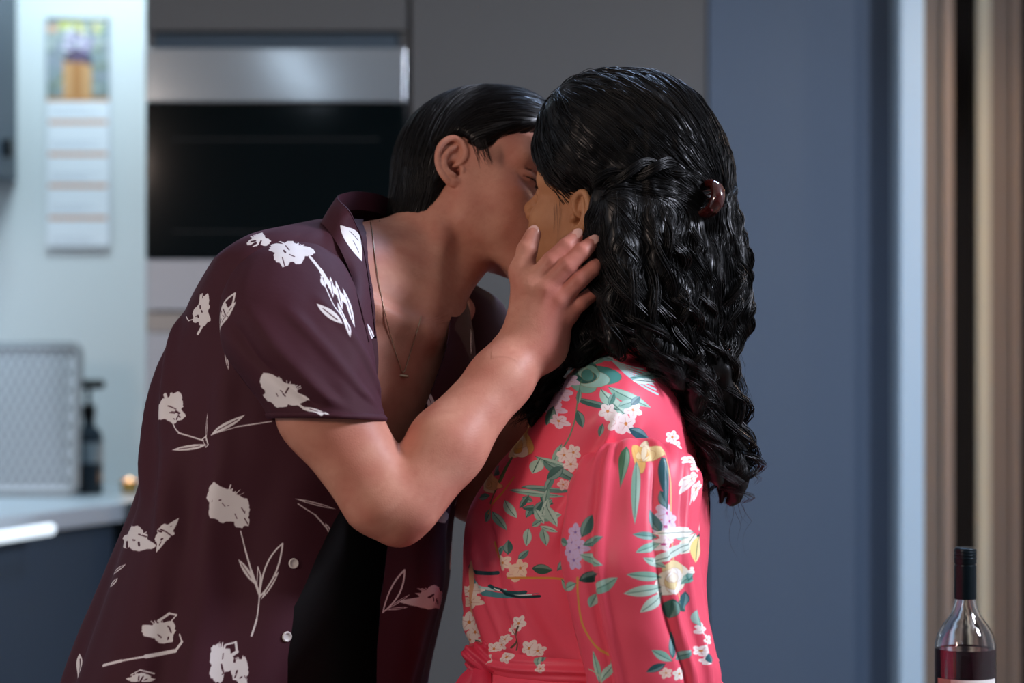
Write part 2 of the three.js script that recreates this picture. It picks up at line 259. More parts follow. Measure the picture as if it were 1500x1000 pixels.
// worktop run on the left with its cupboards
{
  const H = 0.93, e0 = [X(-200, -1.5), -1.5], a = P(0, 757, -2.2), b = P(185, 736, -2.68);
  const pts = [[-2.5, ZW], [-0.86, ZW], [-0.845, -2.95], [b.x, -2.68], [a.x, -2.2], [-1.32, -1.45], [-2.5, -1.45]];
  const sh = new THREE.Shape(pts.map(([x, z]) => new THREE.Vector2(x, -z)));
  const wt = thing('worktop', 'pale blue-grey kitchen worktop along the left wall', 'worktop', [-1.7, H - 0.04, -2.4]);
  const g = new THREE.ExtrudeGeometry(sh, { depth: 0.036, bevelEnabled: true, bevelSize: 0.004, bevelThickness: 0.004, bevelSegments: 2 }).rotateX(-Math.PI / 2).translate(1.7, 0.0, 2.4);
  mesh('slab', g, M.worktop, wt);
  const bc = thing('base_cabinet', 'dark blue-grey base cupboard under the pale worktop', 'cupboard', [-1.7, 0, -2.4]);
  const inner = new THREE.Shape([[-2.49, ZW + 0.01], [-0.9, ZW + 0.01], [-0.885, -2.95], [b.x - 0.035, -2.68], [a.x - 0.035, -2.2], [-1.36, -1.49], [-2.49, -1.49]].map(([x, z]) => new THREE.Vector2(x, -z)));
  mesh('carcass', new THREE.ExtrudeGeometry(inner, { depth: H - 0.15, bevelEnabled: false }).rotateX(-Math.PI / 2).translate(1.7, 0.1, 2.4), M.base, bc);
  mesh('plinth', new THREE.ExtrudeGeometry(inner, { depth: 0.1, bevelEnabled: false }).rotateX(-Math.PI / 2).scale(0.99, 1, 0.99).translate(1.68, 0, 2.37), M.black, bc);
  // added glowing bar and lamp, standing for a reflection on the worktop edge
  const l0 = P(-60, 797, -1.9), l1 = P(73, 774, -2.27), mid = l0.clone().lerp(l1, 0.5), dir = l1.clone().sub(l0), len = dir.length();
  const glowBar = thing('added_reflection_bar', 'short glowing white bar added for a reflection on the worktop front edge', 'light', [mid.x, mid.y, mid.z]);
  glowBar.rotation.y = Math.atan2(-dir.z, dir.x);
  mesh('diffuser', new THREE.CapsuleGeometry(0.013, len, 6, 16).rotateZ(Math.PI / 2), std({ color: 0xffffff, emissive: 0xdff2ff, emissiveIntensity: 0.95, roughness: 0.5 }), glowBar);
  const rl = new THREE.RectAreaLight(0xdff2ff, 3, len, 0.024); rl.position.set(0, 0, 0.016); rl.rotation.y = Math.PI; glowBar.add(rl);
  // wall cupboard at the left edge, its own light strip under it
  const wx = X(25, ZW), wb = Y(266, ZW), zf = -1.7;
  const wc = thing('wall_cabinet', 'dark grey wall cupboard above the worktop', 'cupboard', [(wx - 2.45) / 2, wb, (ZW + zf) / 2]);
  const put = (name, gg, m, t, par = t) => mesh(name, gg.translate(-t.position.x, -t.position.y, -t.position.z), m, par);
  put('carcass', box(-2.45, wx - 0.022, wb, 2.35, ZW, zf, 0.002), M.base, wc);
  const hz = DIST - wx * FOCAL / (7 - 750);
  [[ZW + 0.002, -2.76], [-2.757, -2.23], [-2.227, zf]].forEach(([z0, z1], i) => { const d = put('door', box(wx - 0.02, wx, wb, 2.35, z0, z1, 0.002), M.base, wc); const zz = i ? z0 + 0.05 : hz; put('handle', box(wx, wx + 0.02, wb + 0.05, wb + 0.095, zz - 0.02, zz + 0.02, 0.004), M.black, wc, d); });
  const us = thing('cabinet_light_strip', 'cool light strip under the dark wall cupboard', 'light', [wx - 0.2, wb - 0.006, -2.5]);
  mesh('housing', new THREE.BoxGeometry(0.04, 0.008, 0.9), M.white, us);
  mesh('diffuser', new THREE.BoxGeometry(0.03, 0.004, 0.88).translate(0, -0.006, 0), std({ color: 0xffffff, emissive: 0xd2ecff, emissiveIntensity: 2, roughness: 0.5 }), us);
  const ul = new THREE.RectAreaLight(0xcfeaff, 60, 0.03, 0.88); ul.position.set(0, -0.01, 0); ul.rotation.x = -Math.PI / 2; us.add(ul);
  // perforated tray leaning on the wall
  {
    const W = 0.34, Ht = 0.37, z = -2.85, cx = X(115, z) - W / 2, y0 = H + 0.001;
    const rr = (w, h, r) => { const s = new THREE.Shape(); s.moveTo(-w / 2 + r, 0); s.lineTo(w / 2 - r, 0); s.quadraticCurveTo(w / 2, 0, w / 2, r); s.lineTo(w / 2, h - r); s.quadraticCurveTo(w / 2, h, w / 2 - r, h); s.lineTo(-w / 2 + r, h); s.quadraticCurveTo(-w / 2, h, -w / 2, h - r); s.lineTo(-w / 2, r); s.quadraticCurveTo(-w / 2, 0, -w / 2 + r, 0); return s; };
    const t = thing('perforated_tray', 'grey metal tray with a punched hole pattern leaning on the white wall', 'tray', [cx, y0, z]);
    t.rotation.x = -0.16;
    const tm = std({ color: 0xb4bcc1, roughness: 0.45, metalness: 0.2 });
    const s = rr(W - 0.02, Ht - 0.02, 0.022), pitch = 0.0215;
    for (let r = 0; r < 15; r++) for (let c = 0; c < 14; c++) { const hx = -W / 2 + 0.03 + c * pitch + (r % 2) * pitch / 2, hy = 0.03 + r * pitch; if (hx > W / 2 - 0.028) continue; const h = new THREE.Path(); h.absarc(hx, hy, 0.0072, 0, 2 * Math.PI, true); s.holes.push(h); }
    mesh('punched_sheet', new THREE.ExtrudeGeometry(s, { depth: 0.003, bevelEnabled: false, curveSegments: 5 }).translate(0, 0.01, 0), tm, t);
    const o = rr(W, Ht, 0.032), i2 = rr(W - 0.026, Ht - 0.026, 0.02); o.holes.push(new THREE.Path(i2.getPoints(6).map((p) => new THREE.Vector2(p.x, p.y + 0.013)).reverse()));
    mesh('rim', new THREE.ExtrudeGeometry(o, { depth: 0.012, bevelEnabled: true, bevelSize: 0.002, bevelThickness: 0.002, bevelSegments: 2 }).translate(0, 0, -0.004), std({ color: 0x848d92, roughness: 0.4, metalness: 0.4 }), t);
    mesh('backing', new THREE.ExtrudeGeometry(rr(W - 0.03, Ht - 0.03, 0.02), { depth: 0.003, bevelEnabled: false }).translate(0, 0.015, -0.03), std({ color: 0x2c3439, roughness: 0.6 }), t);
  }
  // dark pump bottle beside the tray
  {
    const c = P(130, 715, -2.98), t = thing('pump_bottle', 'dark pump bottle standing beside the punched tray', 'bottle', [c.x, H + 0.001, c.z]);
    const pr = [[0, 0], [0.032, 0], [0.034, 0.006], [0.034, 0.13], [0.03, 0.15], [0.014, 0.165], [0.014, 0.185], [0, 0.185]].map((q) => new THREE.Vector2(...q));
    mesh('body', new THREE.LatheGeometry(pr, 28), std({ color: 0x2b3a46, roughness: 0.3 }), t);
    mesh('pump', mergeGeometries([new THREE.CylinderGeometry(0.017, 0.017, 0.03, 20).translate(0, 0.2, 0), new THREE.CylinderGeometry(0.006, 0.006, 0.05, 12).translate(0, 0.235, 0), new THREE.CapsuleGeometry(0.012, 0.04, 4, 12).rotateZ(Math.PI / 2).translate(0.008, 0.265, 0)].map((g2) => g2.toNonIndexed())), M.black, t);
    mesh('label', new THREE.CylinderGeometry(0.0345, 0.0345, 0.05, 28, 1, true).translate(0, 0.1, 0), std({ color: 0x9fb0bb, roughness: 0.6, side: THREE.DoubleSide }), t);
  }
  // small brass object catching the light at the end of the worktop
  {
    const c = P(190, 738, -3.0), t = thing('tea_light_holder', 'small brass tea light holder at the end of the worktop', 'candle holder', [c.x, H + 0.001, c.z]);
    mesh('cup', new THREE.LatheGeometry([[0, 0.002], [0.016, 0], [0.02, 0.004], [0.022, 0.03], [0.021, 0.03], [0.019, 0.005], [0, 0.005]].map((q) => new THREE.Vector2(...q)), 24), std({ color: 0xd8a75c, metalness: 1, roughness: 0.25 }), t);
    mesh('flame', new THREE.SphereGeometry(0.006, 12, 10).scale(1, 2, 1).translate(0, 0.026, 0), std({ color: 0xffffff, emissive: 0xffd9a0, emissiveIntensity: 3 }), t);
    const pl = new THREE.PointLight(0xffc890, 0.01); pl.position.set(0, 0.026, 0); t.add(pl);
  }
  // calendar on the white wall
  {
    const z = ZW, l = X(70, z), r = X(161, z), top = Y(27, z), bot = Y(361, z), w = r - l, h = top - bot;
    const tex = canvasTex(512, 1880, (c, W, Hh) => {
      const k = Hh / 334; c.fillStyle = '#eceef2'; c.fillRect(0, 0, W, Hh);
      const ph = 122 * k; c.fillStyle = '#7d8a86'; c.fillRect(0, 0, W, ph);
      const rr = rng(5), blot = (x, y, rx, ry, col) => { c.fillStyle = col; c.beginPath(); c.ellipse(x, y, rx, ry, 0, 0, 7); c.fill(); };
      for (let i = 0; i < 90; i++) blot(rr() * W, rr() * ph * 0.9, 20 + rr() * 50, 20 + rr() * 60, ['#a3aca8', '#8b999a', '#b0b7b2', '#949aa4', '#87907f'][i % 5]);
      for (let i = 0; i < 26; i++) blot(rr() * W, rr() * ph * 0.16, 12 + rr() * 30, 10 + rr() * 26, ['#d8cf6a', '#c9d27c', '#e6e2c4', '#d7a88a'][i % 4]);
      c.fillStyle = '#cf9c6a'; c.fillRect(W * 0.26, ph * 0.5, W * 0.46, ph * 0.5); c.fillStyle = '#b97c44'; c.fillRect(W * 0.42, ph * 0.52, W * 0.13, ph * 0.46); c.fillStyle = '#c48347'; c.fillRect(0, ph * 0.955, W, ph * 0.045);
      for (let i = 0; i < 24; i++) blot(W * (0.3 + rr() * 0.4), ph * (0.38 + rr() * 0.14), 18 + rr() * 26, 16 + rr() * 22, ['#4b4260', '#5b4a52', '#6a5876'][i % 3]);
      for (let i = 0; i < 30; i++) blot(W * (0.3 + rr() * 0.42), ph * (0.18 + rr() * 0.2), 14 + rr() * 28, 12 + rr() * 22, ['#b9a9c4', '#d9d4dd', '#8f82a8'][i % 3]);
      for (const y of [149, 196, 242, 289]) { c.fillStyle = '#d3a58b'; c.fillRect(W * 0.03, y * k, W * 0.94, 7 * k); }
      c.fillStyle = '#b9bcc6'; for (let b = 0; b < 5; b++) for (let q = 0; q < 3; q++) c.fillRect(W * 0.08, (128 + b * 46.7 + 6 + q * 4 + (b ? 0 : -2)) * k, W * (0.5 + 0.3 * rr()), 1.1 * k);
    });
    const t = thing('wall_calendar', 'slim wall calendar with an ice cream photo hanging on the white wall', 'calendar', [(l + r) / 2, bot, z]);
    const page = (name, x0, dz, m) => mesh(name, new THREE.BoxGeometry(w, h, 0.004).translate(x0, h / 2, dz), m, t);
    const paper = std({ color: 0xd9dbe2, roughness: 0.8 });
    page('back_pages', 0.004, 0.004, paper);
    mesh('front_page', new THREE.BoxGeometry(w, h, 0.004).translate(0, h / 2, 0.012), [paper, paper, paper, paper, std({ map: tex, roughness: 0.7 }), paper], t);
    mesh('binding', new THREE.CylinderGeometry(0.006, 0.006, w, 10).rotateZ(Math.PI / 2).translate(0, h - 0.004, 0.012), M.steelDark, t);
  }
}
// lamp panels under the ceiling
for (const p of PANELS) {
  const t = thing('ceiling_lamp', p.label, 'lamp', p.at), q = new THREE.Quaternion().setFromUnitVectors(V3(0, 0, 1), V3(...p.aim).sub(V3(...p.at)).normalize());
  const head = mesh('lamp_head', new RoundedBoxGeometry(p.size[0] + 0.04, p.size[1] + 0.04, 0.04, 2, 0.008).translate(0, 0, -0.028), M.black, t); head.quaternion.copy(q);
  const dif = mesh('diffuser', new THREE.BoxGeometry(p.size[0], p.size[1], 0.006).translate(0, 0, -0.006), std({ color: 0xffffff, emissive: p.color, emissiveIntensity: 1.2 }), t); dif.quaternion.copy(q);
  mesh('rod', new THREE.CylinderGeometry(0.008, 0.008, CEIL - p.at[1], 8).translate(0, (CEIL - p.at[1]) / 2, 0), M.black, t);
  const l = new THREE.RectAreaLight(p.color, p.power, p.size[0], p.size[1]); l.quaternion.copy(q).multiply(new THREE.Quaternion().setFromAxisAngle(V3(0, 1, 0), Math.PI)); l.position.copy(V3(0, 0, 0.002).applyQuaternion(q)); t.add(l);
}
{ // long batten lamp on the ceiling behind the camera: its mirror image is the bright streak on the oven fascia
  const t = thing('batten_lamp', 'long white batten lamp on the ceiling along the left side', 'lamp', [-1.07, 2.66, 4.2]);
  mesh('housing', new RoundedBoxGeometry(0.1, 0.04, 2.7, 2, 0.01).translate(0, 0.025, 0), M.white, t);
  mesh('diffuser', new RoundedBoxGeometry(0.045, 0.02, 2.64, 2, 0.008).translate(0, -0.004, 0), std({ color: 0xffffff, emissive: 0xdcecff, emissiveIntensity: 2.2 }), t);
  const l = new THREE.RectAreaLight(0xdcecff, 10, 0.045, 2.64); l.position.set(0, -0.016, 0); l.rotation.x = -Math.PI / 2; t.add(l);
}
{ // warm pendant lamp in the hall beyond the doorway
  const t = thing('hall_pendant_lamp', 'warm pendant lamp hanging in the hall beyond the doorway', 'lamp', [1.75, 2.2, -2.2]);
  mesh('shade', new THREE.CylinderGeometry(0.07, 0.14, 0.16, 28, 1, true).translate(0, 0.06, 0), std({ color: 0xe7cfa5, roughness: 0.8, side: THREE.DoubleSide }), t);
  mesh('bulb', new THREE.SphereGeometry(0.035, 16, 12), std({ color: 0xffffff, emissive: 0xffc98a, emissiveIntensity: 4 }), t);
  mesh('cord', new THREE.CylinderGeometry(0.004, 0.004, CEIL - 2.34, 8).translate(0, 0.14 + (CEIL - 2.34) / 2, 0), M.black, t);
  const l = new THREE.PointLight(0xffdcb8, 0.9); l.castShadow = true; t.add(l);
}
// table with the wine bottle
{
  const z = -0.1, cx = X(1414, z), TY = 0.747;
  const tb = thing('side_table', 'plain wooden table carrying the red wine bottle', 'table', [cx + 0.12, 0, z]);
  const wood = std({ color: 0x6b4a32, roughness: 0.5, bumpMap: brushed, bumpScale: 0.0004 });
  mesh('table_top', new RoundedBoxGeometry(0.7, 0.03, 0.6, 2, 0.006).translate(0, TY - 0.016, 0), wood, tb);
  for (const sx of [-1, 1]) for (const sz of [-1, 1]) mesh('leg', new THREE.CylinderGeometry(0.024, 0.017, TY - 0.031, 14).translate(sx * 0.3, (TY - 0.031) / 2, sz * 0.25), wood, tb);
  const b = thing('wine_bottle', 'clear glass wine bottle of red wine with a black screw cap', 'bottle', [cx, TY, z]);
  const s = (DIST - z) / FOCAL, yy = (py) => Y(py, z) - TY, R = 44.5 * s, rn = 15 * s;
  const outer = [[0, 0.004], [R - 0.006, 0], [R, 0.006], [R, yy(955)], [R, yy(950)], [R * 0.985, yy(941)], [R * 0.9, yy(928)], [R * 0.72, yy(914)], [R * 0.52, yy(902)], [rn * 1.22, yy(890)], [rn * 1.02, yy(878)], [rn, yy(866)], [rn, yy(806)]];
  const inner = outer.slice(1).map(([r, y], i) => [Math.max(0.004, r - 0.003), i === 0 ? 0.008 : y]).reverse();
  const V2 = (a) => a.map((q) => new THREE.Vector2(...q));
  mesh('glass', new THREE.LatheGeometry(V2([...outer, ...inner, [0, 0.012]]), 56), phys({ color: 0xffffff, transmission: 1, thickness: 0.003, ior: 1.5, roughness: 0.01 }), b);
  const lv = yy(949), wr = R - 0.0029;
  mesh('red_wine', new THREE.LatheGeometry(V2([[0, 0.0125], [wr - 0.004, 0.0105], [wr, 0.016], [wr, lv], [wr - 0.002, lv - 0.0015], [0, lv - 0.0018]]), 48), phys({ color: 0x2a0612, roughness: 0.05, clearcoat: 0.3 }), b);
  const cap = [[rn + 0.0005, yy(877)], [rn + 0.0012, yy(876)], [rn + 0.0012, yy(828)], [rn + 0.0004, yy(827)], [rn + 0.0004, yy(825)], [rn + 0.0014, yy(824)], [rn + 0.0014, yy(804)], [rn - 0.001, yy(801)], [0, yy(801)]];
  const cp = mesh('screw_cap', new THREE.LatheGeometry(V2(cap), 40), std({ color: 0x0d1a20, roughness: 0.3, metalness: 0.6 }), b);
  for (let i = 0; i < 3; i++) mesh('thread_ring', new THREE.TorusGeometry(rn + 0.0012, 0.0008, 6, 36).rotateX(Math.PI / 2).translate(0, yy(807 + i * 5), 0), cp.material, cp);
  const lab = canvasTex(512, 512, (c) => { c.fillStyle = '#d9d6d2'; c.fillRect(0, 0, 512, 512); c.fillStyle = '#a98f80'; c.fillRect(0, 0, 130, 512); });
  mesh('label', new THREE.CylinderGeometry(R + 0.0004, R + 0.0004, 0.075, 40, 1, true, -1.25, 2.3).translate(0, yy(990) - 0.0375, 0), std({ map: lab, roughness: 0.6, side: THREE.DoubleSide }), b);
}
// ------------------------------------------------------------------ people: shared anatomy (head space: origin at the ear canals, x to the face, y up, z to the right ear)
function headField(m, o = {}) {
  const F = new Field(m), both = (fn) => { fn(1); fn(-1); };
  F.ell(V3(0, 0.045, 0), V3(0.093, 0.080, 0.074), 0.02).ell(V3(0.036, 0.045, 0), V3(0.058, 0.055, 0.060), 0.03).ell(V3(0.042, -0.030, 0), V3(0.046, 0.066, 0.052), 0.03);
  F.ell(V3(-0.045, 0.0, 0), V3(0.045, 0.05, 0.055), 0.03);
  both((s) => {
    F.ell(V3(0.056, -0.022, 0.038 * s), V3(0.026, 0.02, 0.024), 0.03);
    F.cap(V3(0.010, -0.054, 0.053 * s), V3(0.076, -0.103, 0.015 * s), 0.0145, 0.016, 0.02);
    F.cap(V3(0.004, -0.008, 0.058 * s), V3(0.010, -0.054, 0.053 * s), 0.012, 0.0145, 0.025);
    F.ell(V3(0.032, -0.042, 0.046 * s), V3(0.03, 0.036, 0.015), 0.03);
    F.ell(V3(0.062, -0.058, 0.026 * s), V3(0.026, 0.024, 0.022), 0.025);
  });
  F.ell(V3(0.082, -0.102, 0), V3(0.017, 0.016, 0.019), 0.022).ell(V3(0.074, -0.064, 0), V3(0.027, 0.03, 0.028), 0.025);
  both((s) => F.ell(V3(0.104, 0.007, 0.036 * s), V3(0.021, 0.017, 0.022), 0.02, null, true));
  both((s) => {
    F.cap(V3(0.088, 0.027, 0.012 * s), V3(0.073, 0.028, 0.046 * s), 0.010, 0.009, 0.02);
    F.ell(V3(0.0735, 0.006, 0.032 * s), V3(0.0155, 0.0125, 0.0165), 0.006);
    const lid = []; for (let i = 0; i <= 6; i++) { const t = i / 6 * 2 - 1, z = (0.032 + 0.0155 * t) * s; lid.push(V3(0.0885 - 0.0075 * t * t - 0.002 * t, 0.0015 + 0.001 * t - 0.0012 * (1 - t * t), z)); }
    F.path(lid, 0.0010, 0.002, true);
    F.cap(V3(0.088, 0.014, 0.022 * s), V3(0.08, 0.013, 0.046 * s), 0.0012, 0.001, 0.004, true);
  });
  F.cap(V3(0.089, 0.014, 0), V3(0.110, -0.028, 0), 0.0075, 0.0095, 0.014).ell(V3(0.1105, -0.032, 0), V3(0.0105, 0.0095, 0.0105), 0.008);
  both((s) => { F.ell(V3(0.1005, -0.0355, 0.0125 * s), V3(0.0105, 0.0082, 0.0068), 0.007); F.ell(V3(0.1045, -0.0425, 0.0065 * s), V3(0.0055, 0.003, 0.0036), 0.003, null, true); });
  F.cap(V3(0.0955, -0.0605, -0.018), V3(0.0975, -0.0575, 0), 0.0042, 0.0056, 0.008).cap(V3(0.0975, -0.0575, 0), V3(0.0955, -0.0605, 0.018), 0.0056, 0.0042, 0.008);
  F.cap(V3(0.0935, -0.0715, -0.015), V3(0.0955, -0.073, 0), 0.0045, 0.0066, 0.008).cap(V3(0.0955, -0.073, 0), V3(0.0935, -0.0715, 0.015), 0.0066, 0.0045, 0.008);
  F.path([V3(0.094, -0.0655, -0.024), V3(0.103, -0.0655, 0), V3(0.094, -0.0655, 0.024)], 0.0012, 0.003, true);
  return F;
}
function earField(m) {   // ear space: origin at the canal, x forwards, y up, z outwards
  const F = new Field(m), base = new Field(m), bowl = new Field(m);
  base.ell(V3(-0.011, 0.012, 0.0005), V3(0.0165, 0.0275, 0.0042), 0.004).ell(V3(-0.003, 0.008, -0.009), V3(0.011, 0.021, 0.011), 0.006);
  bowl.ell(V3(-0.0065, 0.002, 0.0075), V3(0.0085, 0.0108, 0.0125), 0.004).ell(V3(-0.001, -0.001, 0.002), V3(0.0042, 0.005, 0.012), 0.004).ell(V3(-0.0035, 0.0245, 0.0075), V3(0.005, 0.0065, 0.005), 0.003);
  const hx = [[-0.006, 0.006, 0.001], [0.0015, 0.010, 0.005], [0.0062, 0.019, 0.006], [0.0055, 0.029, 0.0065], [0.0, 0.0365, 0.007], [-0.009, 0.0402, 0.0075], [-0.0185, 0.0365, 0.008], [-0.0255, 0.0265, 0.0085], [-0.0275, 0.0135, 0.0085], [-0.0248, 0.0005, 0.0075], [-0.0185, -0.0095, 0.0065], [-0.0115, -0.0165, 0.005]];
  F.path(curve(hx.map((q) => V3(...q))).getPoints(26), [...Array(27)].map((_, i) => i < 4 ? 0.0022 + i * 0.0004 : 0.0039 - 0.0005 * i / 27), 0.0025);
  const an = [[-0.006, 0.0305, 0.004], [-0.0135, 0.0235, 0.0058], [-0.0185, 0.013, 0.007], [-0.0178, 0.002, 0.007], [-0.012, -0.006, 0.0065], [-0.0045, -0.0088, 0.006]];
  F.path(curve(an.map((q) => V3(...q))).getPoints(14), 0.0027, 0.004);
  base.ell(V3(-0.0055, -0.0145, 0.0035), V3(0.0088, 0.0082, 0.0044), 0.004);
  F.ell(V3(0.0052, 0.0, 0.0035), V3(0.0036, 0.0055, 0.005), 0.004);
  return { rim: F, base, bowl };
}
const withEars = (h, ears, x, y, z) => { for (const e of ears) { const b = e.base.at(x, y, z); if (b > 0.03) continue; h = smin(h, b, 0.004); h = smax(h, -e.bowl.at(x, y, z), 0.003); h = smin(h, e.rim.at(x, y, z), 0.0025); } return h; };
function earMatrix(head, side) { return head.clone().multiply(new THREE.Matrix4().makeTranslation(0, 0, 0.069 * side)).multiply(new THREE.Matrix4().makeScale(1, 1, side)).multiply(new THREE.Matrix4().makeRotationY(22 * RAD)); }
function headMatrix(yaw, pitch, roll, canalSide, canal, size = 1) {   // puts the ear canal of one side on a given point
  const R = new THREE.Matrix4().makeRotationY(yaw * RAD).multiply(new THREE.Matrix4().makeRotationZ(pitch * RAD)).multiply(new THREE.Matrix4().makeRotationX(roll * RAD)).multiply(new THREE.Matrix4().makeScale(size, size, size));
  const c = V3(0, 0, 0.066 * canalSide).applyMatrix4(R); return R.setPosition(canal.clone().sub(c));
}
const inBox = (b, x, y, z, e) => x > b[0][0] + e && x < b[1][0] - e && y > b[0][1] + e && y < b[1][1] - e && z > b[0][2] + e && z < b[1][2] - e;
function around(pts, pad) { const b = new THREE.Box3().setFromPoints(pts); return [[b.min.x - pad, b.min.y - pad, b.min.z - pad], [b.max.x + pad, b.max.y + pad, b.max.z + pad]]; }
function bodyMesh(f, grids) {   // grids from fine to coarse: [box, cell]; coarser ones leave out what finer ones draw
  const parts = [];
  grids.forEach(([b, h], n) => {
    const g = nets(f, b[0], b[1], h), p = g.attributes.position, ix = g.index.array, out = [];
    for (let i = 0; i < ix.length; i += 3) {
      let covered = false;
      for (let q = 0; q < n && !covered; q++) { covered = true; for (let c = 0; c < 3; c++) if (!inBox(grids[q][0], p.getX(ix[i + c]), p.getY(ix[i + c]), p.getZ(ix[i + c]), grids[q][1] * 2)) { covered = false; break; } }
      if (!covered) out.push(ix[i], ix[i + 1], ix[i + 2]);
    }
    g.setIndex(out); parts.push(g);
  });
  return mergeGeometries(parts);
}
const pores = noiseTex(256, 0.2, 0.8, 64, 64, 2, 21); pores.repeat.set(14, 14);
const skinMat = (o) => phys({ vertexColors: true, roughness: 0.5, specularIntensity: 0.55, bumpMap: pores, bumpScale: 0.00025, ...o });
const lin = (hex) => new THREE.Color(hex).toArray();
const mixc = (a, b, t) => a.map((v, i) => v + (b[i] - v) * t);
function polySd(poly) {   // signed distance to a polygon in the plane, negative inside
  return (x, y) => { let d = 1e9, s = 1; for (let i = 0, j = poly.length - 1; i < poly.length; j = i++) { const ax = poly[i][0], ay = poly[i][1], ex = poly[j][0] - ax, ey = poly[j][1] - ay, wx = x - ax, wy = y - ay, t = clamp((wx * ex + wy * ey) / (ex * ex + ey * ey)), bx = wx - ex * t, by = wy - ey * t; d = Math.min(d, bx * bx + by * by); const c1 = y >= ay, c2 = y < poly[j][1], c3 = ex * wy > ey * wx; if ((c1 && c2 && c3) || (!c1 && !c2 && !c3)) s = -s; } return s * Math.sqrt(d); };
}
function toHead(inv, zl) { return (px, py) => { const o = camera.position.clone().applyMatrix4(inv), d = P(px, py, 0).applyMatrix4(inv).sub(o), t = (zl - o.z) / d.z; return [o.x + d.x * t, o.y + d.y * t]; }; }
function gradient(f, p, e = 0.002) { return V3(f(p.x + e, p.y, p.z) - f(p.x - e, p.y, p.z), f(p.x, p.y + e, p.z) - f(p.x, p.y - e, p.z), f(p.x, p.y, p.z + e) - f(p.x, p.y, p.z - e)).normalize(); }
function combed(core, f, flow, count, seed, { steps = 14, step = 0.0045, r = 0.0006, lift = 0.0012, stop = () => false } = {}) {   // strands laid over a hair volume along a flow
  const p = core.attributes.position, R = rng(seed), out = [];
  for (let n = 0; n < count; n++) {
    const k = Math.floor(R() * p.count), q = V3(p.getX(k), p.getY(k), p.getZ(k)), off = lift * (0.1 + R()), pts = [], wob = R() * 20, L = Math.round(steps * (0.5 + 0.8 * R()));
    for (let i = 0; i < L; i++) {
      const g = gradient(f, q); q.addScaledVector(g, off * Math.min(1, 0.2 + i / 4) - f(q.x, q.y, q.z)); if (stop(q)) break; pts.push(q.clone());
      const d = flow(q).clone(); d.x += 0.16 * noise(q.x * 60, q.y * 60, wob); d.y += 0.16 * noise(q.y * 60, q.z * 60, wob + 5); d.z += 0.16 * noise(q.z * 60, q.x * 60, wob + 9);
      d.addScaledVector(g, -d.dot(g)).normalize(); q.addScaledVector(d, step);
    }
    if (pts.length > 4) out.push({ p: pts, r: r * (0.6 + 0.8 * R()) });
  }
  return out;
}
// ------------------------------------------------------------------ cloth prints: drawn on each garment piece's own texture, where the photo shows them
const sheets = new Map();
function printable(m, W, H, base) { const c = document.createElement('canvas'); c.width = W; c.height = H; const x = c.getContext('2d'); base(x, W, H); sheets.set(m, { x, W, H, c }); return m; }
function stamp(px, py, meshes, draw) {
  const h = hit(px, py, meshes); if (!h || !sheets.has(h.object)) return false;
  const s = sheets.get(h.object), at = (q) => [q.uv.x * s.W, (1 - q.uv.y) * s.H], wrap = (du) => du > s.W / 2 ? du - s.W : du < -s.W / 2 ? du + s.W : du, near = (dx, dy) => {
    const grab = (k) => { const q = hit(px + dx * k, py + dy * k, [h.object]); return q && Math.abs(q.point.z - h.point.z) < 0.006 * Math.abs(k) + 0.02 ? at(q) : null; }, b = at(h);
    for (const k of [26, 16, 8]) { const p = grab(k), m = grab(-k); if (p && m) return [wrap(p[0] - m[0]) / (2 * k), (p[1] - m[1]) / (2 * k)]; }
    for (const k of [24, -24, 6, -6]) { const p = grab(k); if (p) return [wrap(p[0] - b[0]) / k, (p[1] - b[1]) / k]; }
    return null;
  };
  const X1 = near(1, 0), Y1 = near(0, 1); if (!X1 || !Y1) return false;
  const e = at(h);
  for (const k of [-1, 0, 1]) { s.x.setTransform(X1[0], X1[1], Y1[0], Y1[1], e[0] + k * s.W, e[1]); draw(s.x); }
  s.x.setTransform(1, 0, 0, 1, 0, 0); return true;
}
function scatter(m, wM, hM, count, seed, draw) {   // the same print over the parts the photo does not show
  const s = sheets.get(m), R = rng(seed), q = 1150;
  for (let i = 0; i < count; i++) { const ex = R() * s.W, ey = R() * s.H, a = R() * 6.28, kx = s.W / wM / q, ky = s.H / hM / q; for (const k of [-1, 0, 1]) { s.x.setTransform(Math.cos(a) * kx, Math.sin(a) * ky, -Math.sin(a) * kx, Math.cos(a) * ky, ex + k * s.W, ey); draw(s.x, rng(seed * 77 + i), i); } }
  s.x.setTransform(1, 0, 0, 1, 0, 0);
}
function finishPrint(m) { const s = sheets.get(m), t = new THREE.CanvasTexture(s.c); t.colorSpace = THREE.SRGBColorSpace; t.wrapS = t.wrapT = THREE.RepeatWrapping; t.anisotropy = 8; m.material = m.material.clone(); m.material.map = t; m.material.color.set(0xffffff); }
const weave = noiseTex(256, 0.3, 0.7, 128, 128, 2, 33);
function settle(group, base) { group.traverse((o) => { if (o.isMesh && !o.userData.settled) { o.geometry.translate(-base.x, -base.y, -base.z); o.userData.settled = true; } }); group.traverse((o) => delete o.userData.settled); }
